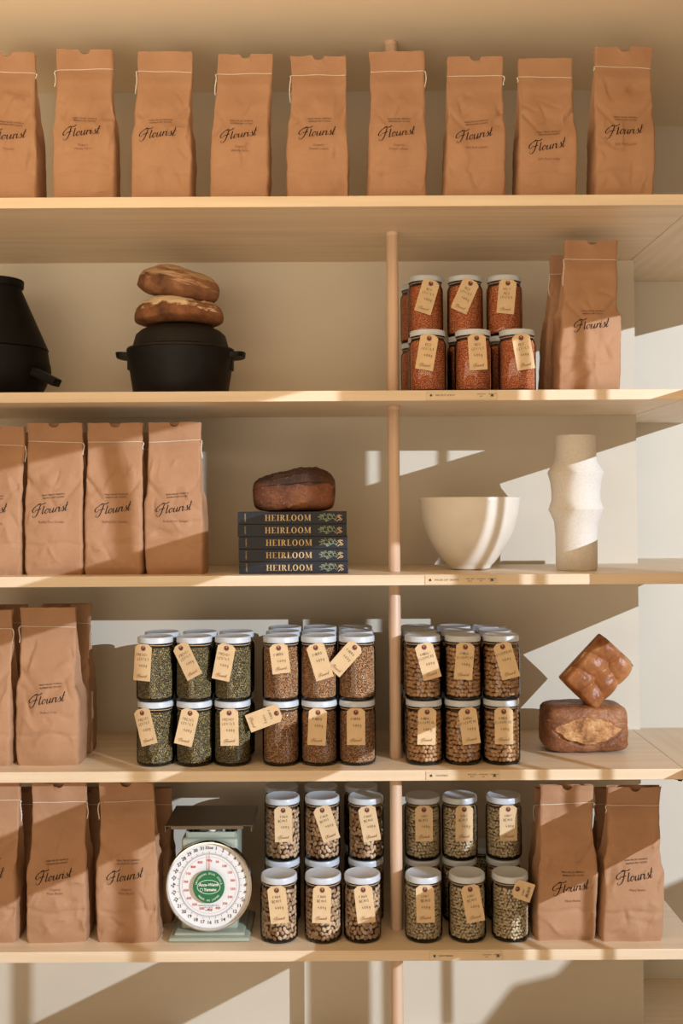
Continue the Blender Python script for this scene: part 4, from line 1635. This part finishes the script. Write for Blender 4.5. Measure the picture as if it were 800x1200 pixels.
def disc_prof(bm, prof, n=96):
    rings = []
    for r, y in prof:
        if r < 1e-6:
            rings.append([bm.verts.new((0, y, DZ))])
        else:
            rings.append([bm.verts.new((r * math.cos(2 * math.pi * i / n), y, DZ + r * 1.03 * math.sin(2 * math.pi * i / n))) for i in range(n)])
    for a_, b_ in zip(rings, rings[1:]):
        for i in range(n):
            j = (i + 1) % n
            if len(b_) == 1:
                bm.faces.new((a_[i], a_[j], b_[0]))
            elif len(a_) == 1:
                bm.faces.new((a_[0], b_[j], b_[i]))
            else:
                bm.faces.new((a_[i], a_[j], b_[j], b_[i]))


disc_prof(bm, [(RD - .006, .024), (RD - .001, .018), (RD, -.004), (RD - .001, -.0075), (RD - .0035, -.008), (RD - .004, -.0045), (RD - .0042, .004)])
bm_obj('dial_rim', bm, CHROME, scl)
bm = bmesh.new()
disc_prof(bm, [(RD - .004, .005), (.002, .0045), (0, .0045)])
face = bm_obj('dial_face', bm, DIALW, scl)


def flat_ring(r0, r1, y, n=96):
    v = []
    for r in (r0, r1):
        v += [(r * math.cos(2 * math.pi * i / n), y, DZ + 1.03 * r * math.sin(2 * math.pi * i / n)) for i in range(n)]
    f = [(i, (i + 1) % n, n + (i + 1) % n, n + i) for i in range(n)]
    return v, f


def merge(geos):
    V, F = [], []
    for v, f in geos:
        b = len(V)
        V += v
        F += [tuple(i + b for i in ff) for ff in f]
    return V, F


v, f = merge([flat_ring(.0665, .0685, .0040), flat_ring(.0610, .0616, .0040)])
mesh_obj('scale_rings', v, f, GREYL, face)


def place_text(s, size, r, ang, y, rotate=True, bold=0.0, up=True):
    g, f = text_geo(s, size, 'CENTER', bold)
    ca, sa = math.sin(ang), math.cos(ang)
    rot = -ang if rotate else 0
    c, s_ = math.cos(rot), math.sin(rot)
    return [(x * c - z * s_ + r * ca, y, DZ + 1.03 * (x * s_ + z * c + r * sa)) for x, z in g], f


geos = []
for i in range(32):
    a_ = 2 * math.pi * i / 32
    rot = a_ if (i <= 10 or i >= 22) else a_ + math.pi
    g, f = text_geo(str(i) if i else '32oz', .0104 if i else .0092, 'CENTER', .01)
    c, s_ = math.cos(-rot * .55 if i <= 10 else (-(rot - 2 * math.pi) * .55 if i >= 22 else 0)), math.sin(-rot * .55 if i <= 10 else (-(rot - 2 * math.pi) * .55 if i >= 22 else 0))
    geos.append(([(x * c - z * s_ + .0810 * math.sin(a_), .0036, DZ + 1.03 * (x * s_ + z * c + .0810 * math.cos(a_))) for x, z in g], f))
    for q in range(4):
        aa = a_ + q * 2 * math.pi / 128
        r0, r1 = (.0690, .0735) if q == 0 else (.0690, .0708)
        w = .00035 if q == 0 else .0002
        pv_ = []
        for rr, ww in ((r0, -w), (r1, -w), (r1, w), (r0, w)):
            pv_.append((rr * math.sin(aa) + ww * math.cos(aa), .0036, DZ + 1.03 * (rr * math.cos(aa) - ww * math.sin(aa))))
        geos.append((pv_, [(0, 1, 2, 3)]))
for txt, zz, sz in [('HONESTLY NO TEARING', 0, 0)][:0]:
    pass
for txt, zz, sz in [('CAPACITY 32 oz BY 1/8 oz', -.0455, .0042), ('32 x 1/8 oz', -.0495, .004), ('and', -.0530, .0038), ('900 x 5 g', -.0565, .004)]:
    g, f = text_geo(txt, sz)
    geos.append(([(x - .002, .0036, DZ + z + zz) for x, z in g], f))
v, f = merge(geos)
mesh_obj('ounce_numerals', v, f, DIALB, face)
geos = []
for i in range(1, 18):
    a_ = 2 * math.pi * i * 50 / 907
    geos.append(place_text(str(50 * i), .0076, .0535, a_, .0036, False, .01))
geos.append(place_text('900g', .0066, .0535, 0, .0036, False, .01))
v, f = merge(geos)
mesh_obj('gram_numerals', v, f, DIALR, face)
bm = bmesh.new()
w = .0011
vs_ = [(-w, -.0020, DZ + .03), (w, -.0020, DZ + .03), (w * .5, -.0020, DZ + .070), (-w * .5, -.0020, DZ + .070)]
mesh_obj('needle', vs_ + [(x, y + .0006, z) for x, y, z in vs_], [(0, 1, 2, 3), (7, 6, 5, 4), (0, 4, 5, 1), (1, 5, 6, 2), (2, 6, 7, 3), (3, 7, 4, 0)], DIALR, scl)
bm = bmesh.new()
disc_prof(bm, [(.0345, -.0062), (.0355, -.0068), (.0350, -.0076), (.001, -.0076), (0, -.0076)], 64)
badge = bm_obj('badge', bm, DGREEN, scl)
geos = []


def arc_text(s, size, r, centre, up):
    out = []
    adv = size * .72
    n = len(s)
    for i, chh in enumerate(s):
        if chh == ' ':
            continue
        off = (i - (n - 1) / 2) * adv / r
        a_ = centre + (off if up else -off)
        g, f = text_geo(chh, size, 'CENTER', .015)
        rot = -a_ if up else -(a_ - math.pi)
        c, s_ = math.cos(rot), math.sin(rot)
        out.append(([(x * c - z * s_ + r * math.sin(a_), -.0081, DZ + 1.03 * (x * s_ + z * c + r * math.cos(a_))) for x, z in g], f))
    return out


geos += arc_text('UNIVERSAL DIAL SCALE', .0056, .0290, 0, True)
geos += arc_text('MADE IN JAPAN', .0056, .0290, math.pi, False)
n = 48
vv = []
for rr in (0, .0011):
    for i in range(n):
        a_ = 2 * math.pi * i / n
        vv.append(((.0262 - rr) * math.cos(a_), -.0081, DZ + (.0158 - rr) * math.sin(a_)))
geos.append((vv, [(i, (i + 1) % n, n + (i + 1) % n, n + i) for i in range(n)]))
for txt, zz, sz, sk in [('Accu-Weigh', .0048, .0088, .25), ('Yamato', -.0060, .0090, .1)]:
    g, f = text_geo(txt, sz, 'CENTER', .03)
    geos.append(([(x + z * sk + (.003 if zz < 0 else 0), -.0081, DZ + z + zz) for x, z in g], f))
vv = []
for rr in (.0036, .0028):
    for i in range(20):
        a_ = 2 * math.pi * i / 20
        vv.append((-.0165 + rr * math.cos(a_), -.0081, DZ - .006 + rr * math.sin(a_)))
geos.append((vv, [(i, (i + 1) % 20, 20 + (i + 1) % 20, 20 + i) for i in range(20)]))
v, f = merge(geos)
mesh_obj('badge_lettering', v, f, WPRINT, badge)

# ---------------------------------------------------------------- shelf-edge labels
LBL_M = noise_mat('clear_label_holder', srgb(214, 190, 156), srgb(224, 202, 170), (2, 30, 30), 1, 2, 0.18)
LBLP = new_mat('pale_end_strip', srgb(220, 210, 192), 0.25)
PIN_M = new_mat('dark_pin', srgb(70, 84, 92), 0.3, .7)
for z, x0, x1, txt, w in [(Z2, 499, 582, 'RED SPLIT LENTILS', 'under the red lentil jars'), (Z3, 498, 582, 'ROLLED OAT GROATS', 'under the cream bowl'),
                          (Z4, 499, 585, 'CHICKPEAS', 'under the chickpea jars'), (Z5, 503, 589, 'NAVY BEANS', 'under the pale bean jars')]:
    py = {Z2: 463, Z3: 680, Z4: 909, Z5: 1120}[z]
    X0, X1 = px_x(x0, py, 0), px_x(x1, py, 0)
    zc = z - TH / 2
    lb = thing('shelf_label', 'narrow label strip on the shelf edge ' + w, 'label', ((X0 + X1) / 2, -.0004, zc), 0, 'shelf edge labels')
    hw_ = (X1 - X0) / 2
    box_obj('label_strip', -hw_, hw_, -.0016, 0, -.0098, .0098, LBL_M, .0004, lb)
    g = []
    a_, f_ = text_geo(txt, .0052, 'LEFT')
    g.append(([(x - hw_ + .021, -.0020, zz) for x, zz in a_], f_))
    for k_, (l1, l2) in enumerate([('SMALL BAG', '$6.50'), ('LARGE BAG', '$18'), ('REFILL KG', '$9.00')]):
        if z in (Z2, Z5) and k_ == 0:
            continue
        for q, l in enumerate((l1, l2)):
            a_, f_ = text_geo(l, .0038)
            g.append(([(x + hw_ - .060 + k_ * .0245, -.0020, zz + .0022 - q * .0048) for x, zz in a_], f_))
    v, f = merge(g)
    mesh_obj('label_lettering', v, f, INK, lb)
    for s in (-1, 1):
        bm = bmesh.new()
        add_lathe(bm, [(0, 0), (.0028, .0002), (.0024, .0014), (0, .0018)], 16)
        pn = bm_obj('pin', bm, PIN_M, lb)
        pn.rotation_euler = (math.radians(90), 0, 0)
        pn.location = (s * (hw_ - .011), -.0018, 0)
